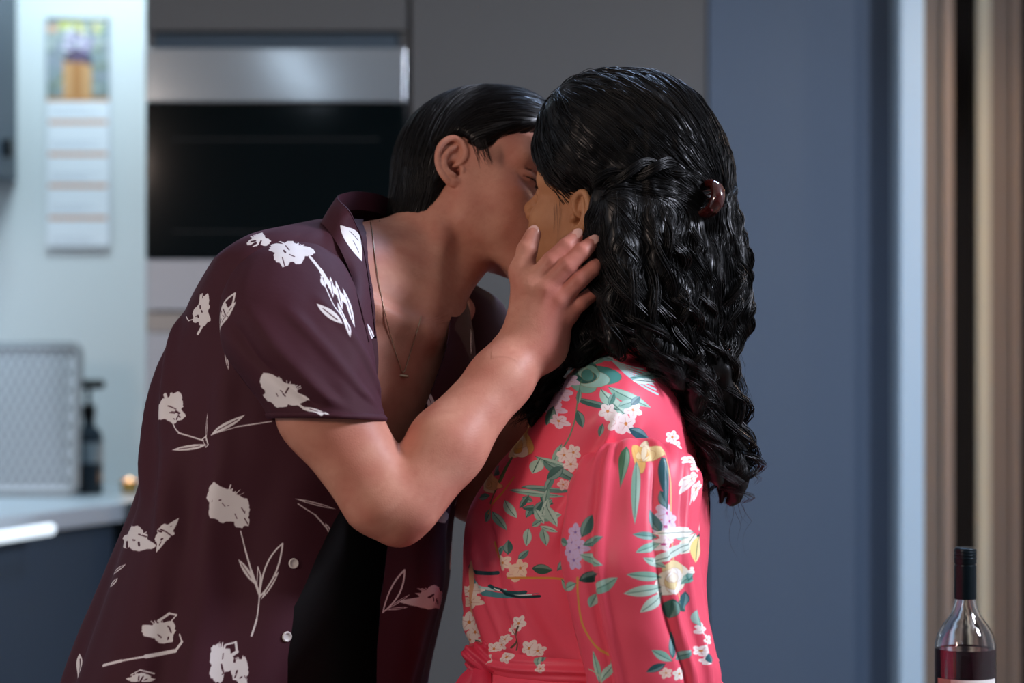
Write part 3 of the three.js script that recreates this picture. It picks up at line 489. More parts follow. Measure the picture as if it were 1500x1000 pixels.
// ------------------------------------------------------------------ the person in the maroon shirt, leaning in from the left
const personA = new THREE.Group(); personA.name = 'person'; scene.add(personA);
tag(personA, 'person with short dark hair in an open maroon flower-print shirt leaning in to kiss', 'person');
const HA = headMatrix(-15, 0, -20, 1, P(672, 253, -0.06)), HAi = HA.clone().invert();
const hA = (x, y, z) => V3(x, y, z).applyMatrix4(HA);
const fA = V3(Math.cos(35 * RAD), 0, Math.sin(35 * RAD)), rA = V3(-Math.sin(35 * RAD), 0, Math.cos(35 * RAD)), qA = new THREE.Quaternion().setFromAxisAngle(V3(0, 1, 0), -35 * RAD);
const handA = {
  wrist: P(786, 497, 0.125),
  fingers: [   // metacarpal start, knuckle, middle joint, end joint, tip
    [P(775, 470, 0.130), P(777, 416, 0.142), P(808, 382, 0.149), P(830, 360, 0.148), P(844, 346, 0.143)],
    [P(786, 470, 0.134), P(799, 422, 0.147), P(831, 388, 0.154), P(853, 368, 0.152), P(868, 355, 0.146)],
    [P(795, 472, 0.132), P(819, 438, 0.144), P(849, 409, 0.150), P(869, 393, 0.148), P(883, 382, 0.140)],
    [P(804, 477, 0.126), P(831, 460, 0.135), P(851, 443, 0.140), P(867, 431, 0.136), P(879, 421, 0.128)],
  ],
  thumb: [P(768, 462, 0.122), P(765, 398, 0.128), P(772, 366, 0.126), P(781, 343, 0.118)],
};
const bodyA = (() => {
  const F = new Field(), head = headField(HA), ears = [earField(earMatrix(HA, 1)), earField(earMatrix(HA, -1))];
  // neck and trunk
  F.cap(hA(-0.006, -0.05, 0), P(586, 420, -0.045), 0.046, 0.057, 0.03);
  F.cap(hA(-0.018, -0.035, 0), P(572, 378, -0.06), 0.040, 0.046, 0.03);
  F.cap(hA(-0.018, -0.03, 0.05), P(618, 486, 0.055), 0.013, 0.011, 0.022).cap(hA(0.014, -0.078, 0.004), P(636, 468, 0.01), 0.02, 0.018, 0.03);
  F.cap(P(565, 400, -0.03), P(470, 425, 0.07), 0.04, 0.036, 0.035).cap(P(575, 400, -0.05), P(655, 455, -0.14), 0.04, 0.036, 0.035);
  F.ell(P(500, 540, -0.02), V3(0.112, 0.17, 0.155), 0.04, qA).ell(P(490, 440, 0.0), V3(0.08, 0.06, 0.11), 0.04, qA).ell(P(572, 545, 0.0), V3(0.068, 0.14, 0.115), 0.04, qA);
  F.cap(P(618, 492, 0.06), P(500, 420, 0.13), 0.009, 0.011, 0.02).cap(P(628, 492, 0.04), P(680, 450, -0.10), 0.009, 0.011, 0.02);
  F.ell(P(420, 760, -0.03), V3(0.11, 0.2, 0.14), 0.06, qA).ell(P(370, 1000, -0.04), V3(0.125, 0.15, 0.165), 0.06, qA);
  for (const [s, dx] of [[1, 0], [-1, 0.02]]) { const hip = P(365, 1060, -0.04).addScaledVector(rA, 0.085 * s), knee = V3(hip.x + 0.03 + dx, 0.5, hip.z + 0.02), ank = V3(knee.x - 0.03, 0.09, knee.z); F.cap(hip, knee, 0.078, 0.054, 0.03).cap(knee, ank, 0.052, 0.036, 0.02).cap(ank.clone().setY(0.035), ank.clone().setY(0.03).addScaledVector(fA, 0.16), 0.036, 0.028, 0.02); }
  // right arm
  const el = P(583, 748, 0.205), sh = P(432, 430, 0.12);
  F.cap(sh, P(478, 600, 0.195), 0.05, 0.053, 0.03).cap(P(478, 600, 0.195), P(557, 726, 0.205), 0.053, 0.043, 0.02).cap(P(570, 736, 0.205), P(588, 768, 0.202), 0.038, 0.025, 0.03);
  F.cap(P(594, 736, 0.205), P(655, 654, 0.185), 0.041, 0.0415, 0.008).cap(P(655, 650, 0.185), P(735, 553, 0.148), 0.0425, 0.034, 0.02).cap(P(735, 553, 0.148), P(779, 503, 0.128), 0.034, 0.0275, 0.02);
  F.cap(P(752, 512, 0.132), P(766, 492, 0.128), 0.019, 0.016, 0.02).cap(P(800, 514, 0.124), P(806, 500, 0.122), 0.017, 0.016, 0.02);
  // right hand
  const hand = new Field(), { fingers, thumb, wrist } = handA, rad = [[0.0165, 0.0116, 0.0109, 0.0096, 0.0079], [0.0165, 0.012, 0.0112, 0.0099, 0.0081], [0.016, 0.0114, 0.0105, 0.0092, 0.0077], [0.0155, 0.0106, 0.0092, 0.0082, 0.0069]];
  hand.cap(P(775, 508, 0.126), P(780, 470, 0.126), 0.022, 0.017, 0.02).cap(P(800, 508, 0.124), P(800, 475, 0.124), 0.02, 0.017, 0.02);
  fingers.forEach((q, i) => hand.cap(wrist, q[0], 0.021, 0.0175, 0.02).cap(q[0], q[1], rad[i][0] * 0.98, rad[i][1] * 1.05, 0.014));
  hand.cap(P(775, 478, 0.122), thumb[1], 0.019, 0.0145, 0.018);
  const dig = fingers.map((q, i) => { const f = new Field(); f.path(q.slice(1), rad[i].slice(1), 0.002); return f; });
  const th = new Field().path(thumb.slice(1), [0.0135, 0.0118, 0.0092], 0.003);
  const tendon = new Field(); fingers.forEach((q, i) => i < 3 && tendon.cap(q[0].clone().lerp(wrist, 0.3).add(V3(0, 0, 0.0165)), q[1].clone().add(V3(0, -0.002, 0.0095)), 0.0022, 0.003, 0.01));
  const webs = new Field(); for (let i = 0; i < 3; i++) webs.cap(fingers[i][1].clone().lerp(fingers[i][2], 0.05).add(V3(0, 0, -0.003)), fingers[i + 1][1].clone().lerp(fingers[i + 1][2], 0.05).add(V3(0, 0, -0.003)), 0.007, 0.007, 0.008);
  webs.cap(thumb[1].clone().lerp(thumb[2], -0.1), fingers[0][1].clone().lerp(fingers[0][2], -0.1), 0.009, 0.009, 0.012);
  // left arm, round the far side of the other person
  const el2 = P(700, 712, -0.155), wr2 = P(812, 545, -0.10);
  F.cap(P(668, 470, -0.15), el2, 0.047, 0.041, 0.03).cap(el2, wr2, 0.043, 0.028, 0.025);
  const h2 = new Field(), mc = [P(818, 440, -0.075), P(834, 446, -0.078), P(848, 456, -0.08), P(858, 468, -0.082)];
  mc.forEach((q, i) => h2.cap(wr2, q, 0.02, 0.013, 0.016).path([q, q.clone().add(V3(0.012, 0.042, 0.006)), q.clone().add(V3(0.03, 0.07, 0.014))], [0.0105, 0.0098, 0.0075], 0.005));
  h2.path([P(800, 500, -0.09), P(796, 440, -0.075), P(800, 395, -0.06)], [0.016, 0.0125, 0.009], 0.012);
  return { F, head, f: (x, y, z) => {
    let d = F.at(x, y, z);
    const h = withEars(head.at(x, y, z), ears, x, y, z);
    d = smin(d, h, 0.014);
    if (x > -0.04 && x < 0.15 && z > 0.04 && y > 1.25) {
      let k = hand.at(x, y, z); k = smin(k, tendon.at(x, y, z), 0.009); k = smin(k, webs.at(x, y, z), 0.01);
      let g = 9; for (const q of dig) g = smin(g, q.at(x, y, z), 0.0012); k = smin(k, g, 0.006); k = smin(k, th.at(x, y, z), 0.008); d = smin(d, k, 0.018);
    }
    return smin(d, h2.at(x, y, z), 0.015);
  } };
})();
const skinA = (x, y, z) => {
  const q = V3(x, y, z).applyMatrix4(HAi), n = noise(x * 45, y * 45, z * 45), n2 = noise(x * 160, y * 160, z * 160), n3 = noise(x * 420, y * 420, z * 420);
  let c = mixc(lin(0xd0967f), lin(0xbf7a67), clamp(0.45 + 0.5 * n + 0.2 * n2)); c = mixc(c, lin(0xa9664f), clamp(n3 * 0.5 - 0.05) * 0.5);
  const onHand = smooth(0.02, 0.05, x) * smooth(0.1, 0.12, z) * smooth(1.25, 1.3, y); c = mixc(c, lin(0xb96e62), 0.6 * onHand);
  const lip = Math.hypot((q.x - 0.096) / 0.012, (q.y + 0.0655) / 0.0135, q.z / 0.024); c = mixc(c, lin(0xa2504c), smooth(1.1, 0.8, lip));
  return c;
};
{
  const eb = around([hA(-0.035, -0.028, 0.06), hA(0.02, 0.048, 0.06), hA(-0.035, 0.048, 0.088), hA(0.02, -0.028, 0.088)], 0.002);
  const hb = around([hA(-0.1, -0.13, -0.08), hA(0.125, 0.13, 0.08), hA(0.125, -0.13, 0.08), hA(-0.1, 0.13, -0.08)], 0.012);
  const nb = around([P(735, 515, 0.09), P(890, 325, 0.165)], 0.012);
  const g = bodyMesh(bodyA.f, [[eb, 0.001], [nb, 0.0019], [hb, 0.0023], [around([P(400, 830, 0.28), P(900, 300, -0.24)], 0.03), 0.006], [[[-0.6, 0, -0.4], [0.2, 1.7, 0.35]], 0.014]]);
  const b = mesh('body', paint(g, skinA), skinMat({}), personA); b.userData.label = 'fair freckled skin';
}
const bodyMeshA = personA.children[0];
// fingernails
for (const [q, dir, w] of [...handA.fingers.map((f) => [f[4], f[4].clone().sub(f[3]), 0.0058]), [handA.thumb[3], handA.thumb[3].clone().sub(handA.thumb[2]), 0.0064]]) {
  const n = new THREE.SphereGeometry(1, 16, 10, 0, Math.PI * 2, 0, Math.PI / 2).scale(w, 0.0016, w * 1.25), up = V3(-0.15, 0.15, 1).normalize(), f = dir.normalize(), s = V3().crossVectors(up, f).normalize(), u = V3().crossVectors(f, s);
  n.applyMatrix4(new THREE.Matrix4().makeBasis(s, u, f)).translate(q.x + u.x * 0.0062 + f.x * 0.001, q.y + u.y * 0.0062 + f.y * 0.001, q.z + u.z * 0.0062);
  mesh('fingernail', n, phys({ color: 0xd9a595, roughness: 0.22, clearcoat: 0.7, clearcoatRoughness: 0.15 }), personA);
}
// hair: a volume with the photo's outline and hairline, combed strands over it
const hairA = phys({ color: 0x0b0706, roughness: 0.36, specularIntensity: 0.75, sheen: 0 });
{
  const T = toHead(HAi, 0.07);
  const edge = [[588, 60], [880, 60], [880, 140], [842, 150], [820, 159], [800, 168], [772, 181], [745, 193], [728, 204], [715, 219], [700, 221], [690, 212], [680, 203], [668, 200], [640, 214], [650, 240], [652, 262], [646, 282], [638, 296], [633, 320], [612, 334], [585, 334], [550, 336], [530, 200]].map(([a, b]) => T(a, b)), sd = polySd(edge);
  const V = new Field(HA);
  V.ell(V3(0.004, 0.05, 0), V3(0.104, 0.091, 0.083), 0.02).ell(V3(0.05, 0.07, 0), V3(0.062, 0.058, 0.066), 0.03).ell(V3(-0.035, 0.01, 0), V3(0.066, 0.085, 0.074), 0.03).ell(V3(-0.05, -0.05, 0), V3(0.05, 0.062, 0.068), 0.03).ell(V3(-0.045, -0.085, 0), V3(0.044, 0.04, 0.064), 0.02);
  const f = (x, y, z) => { const q = V3(x, y, z).applyMatrix4(HAi); return smax(V.at(x, y, z), sd(q.x, q.y) + 0.0015 * noise(q.x * 150, q.y * 150, q.z * 90), 0.012); };
  const g = nets(f, ...around([hA(-0.12, -0.11, -0.1), hA(0.13, 0.16, 0.1), hA(0.13, -0.11, 0.1), hA(-0.12, 0.16, -0.1)], 0.01), 0.003);
  const hair = mesh('hair', g, hairA, personA); hair.userData.label = 'short dark brown hair combed back';
  const dirL = (q) => { const b = smooth(0.05, -0.045, q.x), d = V3(lerp(-0.85, -0.22, b), lerp(-0.22, -1, b), 0.35 * Math.sign(q.z) * smooth(0.05, 0.12, q.y)); return d; };
  const flow = (w) => dirL(w.clone().applyMatrix4(HAi)).transformDirection(HA);
  const list = combed(g, f, flow, 4200, 11, { steps: 17, r: 0.00042, lift: 0.0016, stop: (w) => { const q = w.clone().applyMatrix4(HAi); return sd(q.x, q.y) > 0.004; } });
  // wisps in front of the ear and ragged nape ends
  const R = rng(4);
  for (let i = 0; i < 26; i++) { const x = 690 + R() * 22, y = 216 + R() * 10; list.push({ p: curve([P(x, y - 14, -0.035), P(x + 4, y, -0.034), P(x + 5 + R() * 12, y + 14 + R() * 8, -0.036)]).getPoints(8), r: 0.00035 }); }
  for (let i = 0; i < 240; i++) { const x = 590 + R() * 44, k = Math.floor(R() * 3), h = hit(x, 285 - 12 * k, [hair]); if (h) { const z = h.point.z + 0.0008; list.push({ p: curve([P(x, 268 - 12 * k, z), P(x - 1, 288, z), P(x + 6 * (R() - 0.5), 302 + R() * 9, z - 0.002)]).getPoints(8), r: 0.00035 }); } }
  mesh('strands', strands(list), hairA, hair).userData.kind = 'stuff';
  // eyebrow and lashes of the closed eyes
  const br = [], la = [];
  for (const s of [1, -1]) {
    for (let i = 0; i < 130; i++) { const t = R(), z = lerp(0.012, 0.05, t) * s, x = 0.0985 - 0.017 * t * t - 0.006 * t, y = 0.026 + 0.007 * Math.sin(t * 2.6) + (R() - 0.5) * 0.006 * (1.2 - t); let q = V3(x, y, z); br.push({ p: [0, 1, 2, 3].map((k) => hA(q.x - 0.0018 * k * t, q.y + (0.0008 - 0.0016 * t) * k, q.z + 0.0028 * k * s)), r: 0.00028 }); }
    for (let i = 0; i < 46; i++) { const t = i / 45 * 2 - 1, z = (0.032 + 0.0155 * t) * s, x = 0.0885 - 0.0075 * t * t - 0.002 * t; la.push({ p: [0, 1, 2, 3].map((k) => hA(x - 0.0005 + 0.0021 * k, 0.001 + 0.001 * t - 0.0009 * k + 0.0002 * k * k, z + 0.0009 * k * t * s)), r: 0.00022 }); }
  }
  mesh('eyebrows', strands(br), hairA, personA).userData.kind = 'stuff'; mesh('eyelashes', strands(la), hairA, personA).userData.kind = 'stuff';
  const st = hA(-0.0085, -0.013, 0.0745); mesh('ear_stud', new THREE.SphereGeometry(0.0017, 12, 10).translate(st.x, st.y, st.z), std({ color: 0xd9dde2, metalness: 1, roughness: 0.15 }), personA);
}
// shirt
const maroon = phys({ color: 0x3e1a25, roughness: 0.72, specularIntensity: 0.4, sheen: 0.6, sheenColor: 0x6a4a66, sheenRoughness: 0.5, bumpMap: weave, bumpScale: 0.0003, side: THREE.DoubleSide });
const rowsA = [[324, 478, 540, 0.04], [335, 425, 580, 0.09], [350, 378, 635, 0.155], [375, 338, 655, 0.185], [400, 318, 668, 0.195], [440, 292, 684, 0.2], [480, 274, 692, 0.2], [530, 256, 697, 0.205], [600, 236, 695, 0.21], [660, 221, 690, 0.215], [720, 209, 672, 0.22], [780, 189, 662, 0.225], [860, 157, 657, 0.23], [930, 128, 640, 0.235], [1000, 103, 622, 0.24], [1070, 82, 610, 0.245]];
const ringA = ([y, l, r, a]) => { const hw = (r - l) / 2 * DIST / FOCAL, b = Math.sqrt(Math.max(0.0012, (hw * hw - (a * 0.5736) ** 2) / 0.671)); return { y, c: P((l + r) / 2, y, -0.02), e1: fA.clone().multiplyScalar(b), e2: rA.clone().multiplyScalar(a) }; };
const ringsA = rowsA.map(ringA);
function edgeAngle(table) {   // opening edge given as [photo y, photo x]: angle on each ring
  const ang = rowsA.map((row, i) => {
    const y = row[0]; let x = table[0][1]; for (let k = 0; k + 1 < table.length; k++) if (y >= table[k][0]) x = lerp(table[k][1], table[k + 1][1], clamp((y - table[k][0]) / (table[k + 1][0] - table[k][0])));
    const R = ringsA[i]; let best = 0, err = 1e9; for (let t = -0.7; t < 2.3; t += 0.01) { const p = R.c.clone().addScaledVector(R.e1, Math.cos(t)).addScaledVector(R.e2, Math.sin(t)), px = 750 + p.x * FOCAL / (DIST - p.z), e = Math.abs(px - x); if (e < err) { err = e; best = t; } } return best;
  });
  return (v) => { const s = clamp(v) * (ang.length - 1), i = Math.min(ang.length - 2, Math.floor(s)); return lerp(ang[i], ang[i + 1], s - i); };
}
const nearEdge = edgeAngle([[322, 532], [400, 541], [480, 549], [540, 553], [600, 545], [700, 515], [740, 498], [800, 458], [860, 428], [930, 420], [1070, 418]]);
const farEdge = edgeAngle([[322, 560], [335, 588], [350, 615], [400, 655], [440, 662], [480, 657], [540, 642], [600, 618], [700, 582], [860, 557], [1070, 546]]);
const foldA = (th, v) => {
  const y = lerp(322, 1070, v); let d = 0;
  const low = smooth(0.45, 1, v); d += low * 0.007 * Math.sin(th * 7 + 2.2 * v + 1.1 * Math.sin(3 * v)) + low * 0.003 * Math.sin(th * 15 + 4 * v);
  d += 0.0016 * noise(th * 5, v * 9) + 0.004 * smooth(0.3, 0.6, v) * noise(th * 2.5 + 8, v * 4);
  const diag = (t0, slope, w, amp, v0, v1) => { const q = (th - t0 - slope * (v - 0.5)) / w; d += amp * Math.exp(-q * q) * smooth(v0, v0 + 0.06, v) * smooth(v1, v1 - 0.1, v); };
  diag(2.35, -2.6, 0.1, 0.012, 0.28, 0.7); diag(2.0, -2.4, 0.09, 0.009, 0.35, 0.8); diag(2.6, -2.2, 0.13, -0.008, 0.3, 0.75); diag(1.4, -0.7, 0.09, 0.009, 0.45, 1.1); diag(1.75, -0.9, 0.08, 0.006, 0.5, 1.1);
  return d;
};
const shirt = printable(mesh('shirt', loft(ringsA, 220, 150, { t0: nearEdge, t1: (v) => farEdge(v) + 2 * Math.PI, disp: foldA }), maroon, personA), 2048, 1024, (x, W, H) => { x.fillStyle = '#43212b'; x.fillRect(0, 0, W, H); });
const sleeveRings = [[430, 362, 0.10, 0.034, 0.03], [428, 382, 0.115, 0.055, 0.05], [426, 425, 0.142, 0.074, 0.066], [430, 470, 0.165, 0.081, 0.073], [438, 515, 0.18, 0.083, 0.074], [456, 560, 0.19, 0.073, 0.07], [470, 590, 0.196, 0.066, 0.065], [479, 613, 0.2, 0.0635, 0.063]].map(([x, y, z, a, b]) => ({ c: P(x, y, z), e1: V3(a, -0.0015, 0), e2: V3(0, 0.004, b) }));
const foldS = (th, v) => { let d = 0.0012 * noise(th * 4, v * 8) ; const f = (t0, sl, w, a, lo, hi) => { const q = (th - t0 - sl * (v - 0.5)) / w; d += a * Math.exp(-q * q) * smooth(lo, lo + 0.12, v) * smooth(hi, hi - 0.12, v); }; f(1.9, -1.6, 0.16, 0.006, 0.35, 0.95); f(2.35, -1.8, 0.14, -0.006, 0.4, 0.95); f(1.3, -2.2, 0.12, 0.004, 0.35, 0.9); f(0.7, -2.4, 0.1, 0.004, 0.3, 0.85); return d + 0.002 * smooth(0.955, 0.97, v) * smooth(1.0, 0.985, v); };
const sleeve = printable(mesh('sleeve', loft(sleeveRings, 120, 90, { t0: () => -Math.PI, t1: () => Math.PI, disp: foldS, thick: 0.002 }), maroon, personA), 1024, 512, (x, W, H) => { x.fillStyle = '#43212b'; x.fillRect(0, 0, W, H); });
const farSleeve = mesh('sleeve', loft([[640, 420, -0.12, 0.05, 0.05], [668, 450, -0.15, 0.06, 0.06], [682, 520, -0.16, 0.062, 0.062], [690, 600, -0.16, 0.06, 0.06]].map(([x, y, z, a, b]) => ({ c: P(x, y, z), e1: V3(a, 0, 0), e2: V3(0, 0, b) })), 60, 30), std({ color: 0x41202a, roughness: 0.75, side: THREE.DoubleSide }), personA);
// collar: leaf folded over the stand, running down into the near lapel
const cT = [P(597, 312, -0.115), P(565, 289, -0.10), P(534, 281, -0.055), P(507, 282, 0.0), P(493, 290, 0.045), P(512, 312, 0.085), P(527, 345, 0.105), P(536, 390, 0.118), P(543, 440, 0.13), P(549, 492, 0.135)];
const cO = [P(590, 345, -0.12), P(555, 330, -0.115), P(515, 325, -0.09), P(484, 324, -0.03), P(470, 326, 0.05), P(478, 334, 0.115), P(497, 362, 0.14), P(514, 402, 0.148), P(528, 446, 0.15), P(542, 500, 0.148)];
for (let i = 5; i < 10; i++) for (const [c, g] of [[cT, 0.004], [cO, 0.007]]) { const q = c[i], px = 750 + q.x * FOCAL / (DIST - q.z), py = 500 - (q.y - EYE) * FOCAL / (DIST - q.z), h = hit(px, py, [shirt, sleeve]); if (h) c[i] = P(px, py, h.point.z + g); }
const cN = cT.map((p, i) => p.clone().add(V3(-0.004, -0.022, i < 5 ? 0.0 : -0.03)));
const collar = printable(mesh('collar', ribbon(cT, cO, 80, 12, 0.006), maroon, shirt), 1024, 256, (x, W, H) => { x.fillStyle = '#43212b'; x.fillRect(0, 0, W, H); });
mesh('collar_stand', ribbon(cT, cN, 60, 6, 0), maroon, collar);
const black = std({ color: 0x060506, roughness: 0.9 });
{ // black top worn under the open shirt
  const rs = [[565, 318, 660, 0.15], [600, 306, 650, 0.16], [660, 290, 640, 0.17], [720, 270, 625, 0.175], [780, 245, 615, 0.18], [860, 215, 605, 0.19], [930, 190, 592, 0.195], [1000, 170, 575, 0.2], [1090, 150, 560, 0.2]].map(ringA);
  mesh('camisole', loft(rs, 90, 50, { disp: (t, v) => 0.003 * Math.sin(t * 9 + v * 3) * v - 0.012 }), black, personA);
}
{ // trousers and shoes below the frame
  const F = new Field(); F.ell(P(365, 1075, -0.04), V3(0.14, 0.12, 0.18), 0.05, qA);
  const shoes = [];
  for (const [s, dx] of [[1, 0], [-1, 0.02]]) { const hip = P(365, 1060, -0.04).addScaledVector(rA, 0.085 * s), knee = V3(hip.x + 0.03 + dx, 0.5, hip.z + 0.02), ank = V3(knee.x - 0.03, 0.09, knee.z); F.cap(hip, knee, 0.095, 0.075, 0.04).cap(knee, ank, 0.075, 0.066, 0.03); shoes.push([ank.clone().setY(0.042), ank.clone().setY(0.036).addScaledVector(fA, 0.17)]); }
  mesh('trousers', nets((x, y, z) => Math.max(F.at(x, y, z), 0.07 - y), [-0.8, 0, -0.4], [0.2, 1.05, 0.4], 0.014), black, personA);
  for (const [a, b] of shoes) { const S = new Field().cap(a, b, 0.046, 0.038, 0.02); mesh('shoe', nets((x, y, z) => Math.max(S.at(x, y, z), 0.002 - y), ...around([a, b], 0.06), 0.008), std({ color: 0x1a1514, roughness: 0.5 }), personA); }
}
// buttons, necklace
for (const [x, y] of [[430, 825], [420, 932]]) { const h = hit(x, y, [shirt]); if (h) { const n = h.face.normal.clone(), q = new THREE.Quaternion().setFromUnitVectors(V3(0, 1, 0), n); mesh('button', new THREE.LatheGeometry([[0, 0.0008], [0.0035, 0.0008], [0.0042, 0.0022], [0.0055, 0.002], [0.006, 0.0006], [0.0058, 0], [0, 0]].map((a) => new THREE.Vector2(...a)), 20).applyQuaternion(q).translate(h.point.x, h.point.y, h.point.z), std({ color: 0xd8d4cf, roughness: 0.3 }), shirt); } }
{
  const chain = [], at = (x, y) => { const h = hit(x, y, [bodyMeshA]); return h ? h.point.clone().add(V3(0, 0, 0.0016)) : P(x, y, 0.1); };
  const way = new THREE.CatmullRomCurve3([[543, 325], [546, 345], [549, 372], [553, 402], [560, 440], [568, 475], [577, 508], [586, 535], [591, 546], [597, 530], [605, 505], [612, 482], [617, 462]].map(([x, y]) => V3(x, y, 0))).getSpacedPoints(60); for (const w of way) chain.push(at(w.x, w.y));
  const gold = std({ color: 0xc9b59a, metalness: 1, roughness: 0.3 });
  const nk = mesh('necklace', tube(chain, 0.0006, 240, 5), gold, personA); const c = at(592, 549);
  mesh('pendant', new THREE.CapsuleGeometry(0.0016, 0.008, 4, 8).rotateZ(1.45).translate(c.x, c.y - 0.001, c.z + 0.0015), gold, nk);
}
// print: loose brush-painted white tulips
{
  const all = [sleeve, collar, shirt, farSleeve], pale = '#e6e2e2';
  const blob = (x, w, h, rot, seed) => { const R = rng(seed), pts = [], n = 46; for (let i = 0; i < n; i++) { const t = i / n * 2 * Math.PI, rag = 0.9 + 0.17 * Math.sin(3 * t + seed) + 0.07 * Math.sin(7 * t + seed * 2) + (R() - 0.5) * 0.14; const px = Math.cos(t) * w / 2 * rag, py = Math.sin(t) * h / 2 * rag; pts.push([px * Math.cos(rot) - py * Math.sin(rot), px * Math.sin(rot) + py * Math.cos(rot)]); } x.fillStyle = pale; x.beginPath(); pts.forEach((p, i) => i ? x.lineTo(...p) : x.moveTo(...p)); x.fill();
    x.strokeStyle = '#43212b'; x.lineCap = 'round'; for (let i = 0; i < 4; i++) { x.lineWidth = 0.8 + R() * 1.6; x.beginPath(); const a = (R() - 0.5) * w * 0.5, b = (R() - 0.5) * h * 0.5; x.moveTo(a, b); x.lineTo(a + (R() - 0.5) * 9 + Math.sin(rot) * 5, b + 5 * Math.cos(rot) + (R() - 0.5) * 8); x.stroke(); } 
    x.strokeStyle = pale; for (let i = 0; i < 6; i++) { const t = rot - Math.PI / 2 + (R() - 0.5) * 1.2, r0 = 0.3; x.lineWidth = 0.8 + R() * 1.5; x.beginPath(); x.moveTo(Math.cos(t) * w * r0, Math.sin(t) * h * r0); x.lineTo(Math.cos(t) * w * (0.46 + 0.07 * R()), Math.sin(t) * h * (0.46 + 0.07 * R())); x.stroke(); } };
  const line = (x, pts, w) => { x.strokeStyle = pale; x.lineCap = 'round'; x.lineJoin = 'round'; for (let i = 0; i + 1 < pts.length; i++) { x.lineWidth = w * (0.7 + 0.6 * ((i * 7) % 3) / 2); x.beginPath(); x.moveTo(...pts[i]); x.lineTo(...pts[i + 1]); x.stroke(); } };
  const leafA = (x, ax, ay, bx, by, w, hollow) => { const dx = bx - ax, dy = by - ay, nx = -dy, ny = dx, l = Math.hypot(dx, dy); x.beginPath(); x.moveTo(ax, ay); x.quadraticCurveTo((ax + bx) / 2 + nx / l * w, (ay + by) / 2 + ny / l * w, bx, by); x.quadraticCurveTo((ax + bx) / 2 - nx / l * w, (ay + by) / 2 - ny / l * w, ax, ay); if (hollow) { x.strokeStyle = pale; x.lineWidth = 2.6; x.stroke(); } else { x.fillStyle = pale; x.fill(); x.strokeStyle = '#43212b'; x.lineWidth = 0.9; x.beginPath(); x.moveTo(ax + dx * 0.25, ay + dy * 0.25); x.lineTo(bx - dx * 0.2, by - dy * 0.2); x.stroke(); } };
  const S = (px, py, fn) => stamp(px, py, all, fn);
  const random = (x, R) => { const w = 45 + R() * 35; blob(x, w, w * 0.85, R() * 6, Math.floor(R() * 999)); line(x, [[0, w * 0.35], [4, w * 0.8], [14, w * 1.3], [12, w * 1.9]], 3); leafA(x, 14, w * 1.3, 40, w * 0.9, 7, R() > 0.5); };
  // what the camera does not see gets the print at random: the back of the shirt and the far front
  { const s = sheets.get(shirt), R = rng(8); for (let i = 0; i < 16; i++) { const u = lerp(0.47, 0.93, R()), v = R(); s.x.setTransform(s.W / 1.45 / 1221, 0, 0, s.H / 0.62 / 1221, u * s.W, v * s.H); random(s.x, rng(100 + i)); } s.x.setTransform(1, 0, 0, 1, 0, 0); }
  S(425, 366, (x) => { blob(x, 74, 26, 0.1, 3); blob(x, 40, 38, 0.4, 8); line(x, [[-40, -16], [-22, -18], [-5, -8]], 2.5); line(x, [[25, 8], [33, 20], [38, 32], [50, 42]], 5); });
  S(377, 351, (x) => blob(x, 30, 19, -0.4, 5));
  S(490, 440, (x) => { for (const [a, b, c, d, w] of [[-18, -38, -14, -20, 9], [-6, -36, -2, -4, 6], [2, -30, 12, 14, 7], [-22, 4, 10, 34, 9], [4, 2, 22, 54, 7], [14, -20, 32, 40, 8]]) leafA(x, a, b, c, d, w); line(x, [[-20, -36], [0, 10], [20, 40]], 2); });
  S(295, 456, (x) => { blob(x, 24, 50, 0.25, 12); line(x, [[-6, 10], [-20, 14], [-28, 8]], 2); line(x, [[0, 20], [-6, 32]], 4); });
  S(328, 456, (x) => { leafA(x, -16, 26, 18, -26, 16, true); leafA(x, -14, 26, 20, -14, 9); blob(x, 14, 26, 0.5, 15); line(x, [[-16, 26], [-24, 34]], 2); });
  S(331, 527, (x) => leafA(x, -2, -14, 4, 14, 4));
  S(410, 577, (x) => { blob(x, 74, 40, 0.35, 21); blob(x, 46, 44, 0, 22); line(x, [[24, 14], [36, 22], [62, 32]], 4); leafA(x, 34, 20, 72, 32, 6); });
  S(250, 600, (x) => { blob(x, 36, 44, 0.2, 31); blob(x, 24, 30, 0.9, 32); line(x, [[2, 20], [10, 36], [26, 48]], 2.4); });
  S(300, 655, (x) => { leafA(x, 4, -4, -44, 4, 8); leafA(x, 2, -8, 6, -50, 3); leafA(x, 12, -18, 56, -46, 8); line(x, [[2, 0], [-4, -12], [2, -16], [6, -4], [2, 0]], 1.8); line(x, [[12, -18], [46, -30], [84, -36]], 1.8); });
  S(329, 737, (x) => { blob(x, 66, 54, 0.5, 41); blob(x, 50, 44, 0.9, 42); });
  S(348, 752, (x) => blob(x, 46, 44, 0.2, 43));
  S(372, 850, (x) => { line(x, [[-22, -82], [-14, -48], [-4, -14], [8, 20], [6, 60], [2, 88]], 3); leafA(x, 2, 6, -24, -32, 9); leafA(x, 8, 24, 42, -58, 16, true); leafA(x, 10, 28, 36, -14, 6); line(x, [[4, 10], [6, -20], [10, -8], [8, 18]], 2); });
  S(194, 789, (x) => { blob(x, 36, 40, 0.6, 51); }); S(238, 782, (x) => { leafA(x, 12, -24, -8, 26, 10); blob(x, 18, 30, 0.4, 52); });
  S(172, 832, (x) => { leafA(x, -10, 10, 10, -6, 4); leafA(x, -14, 28, -2, 14, 4); });
  S(237, 925, (x) => { blob(x, 52, 34, 0.1, 61); line(x, [[12, -14], [22, -24], [10, -26], [-4, -16]], 3); line(x, [[30, 4], [36, 14], [24, 28], [-20, 36], [-60, 44], [-100, 54]], 4.5); });
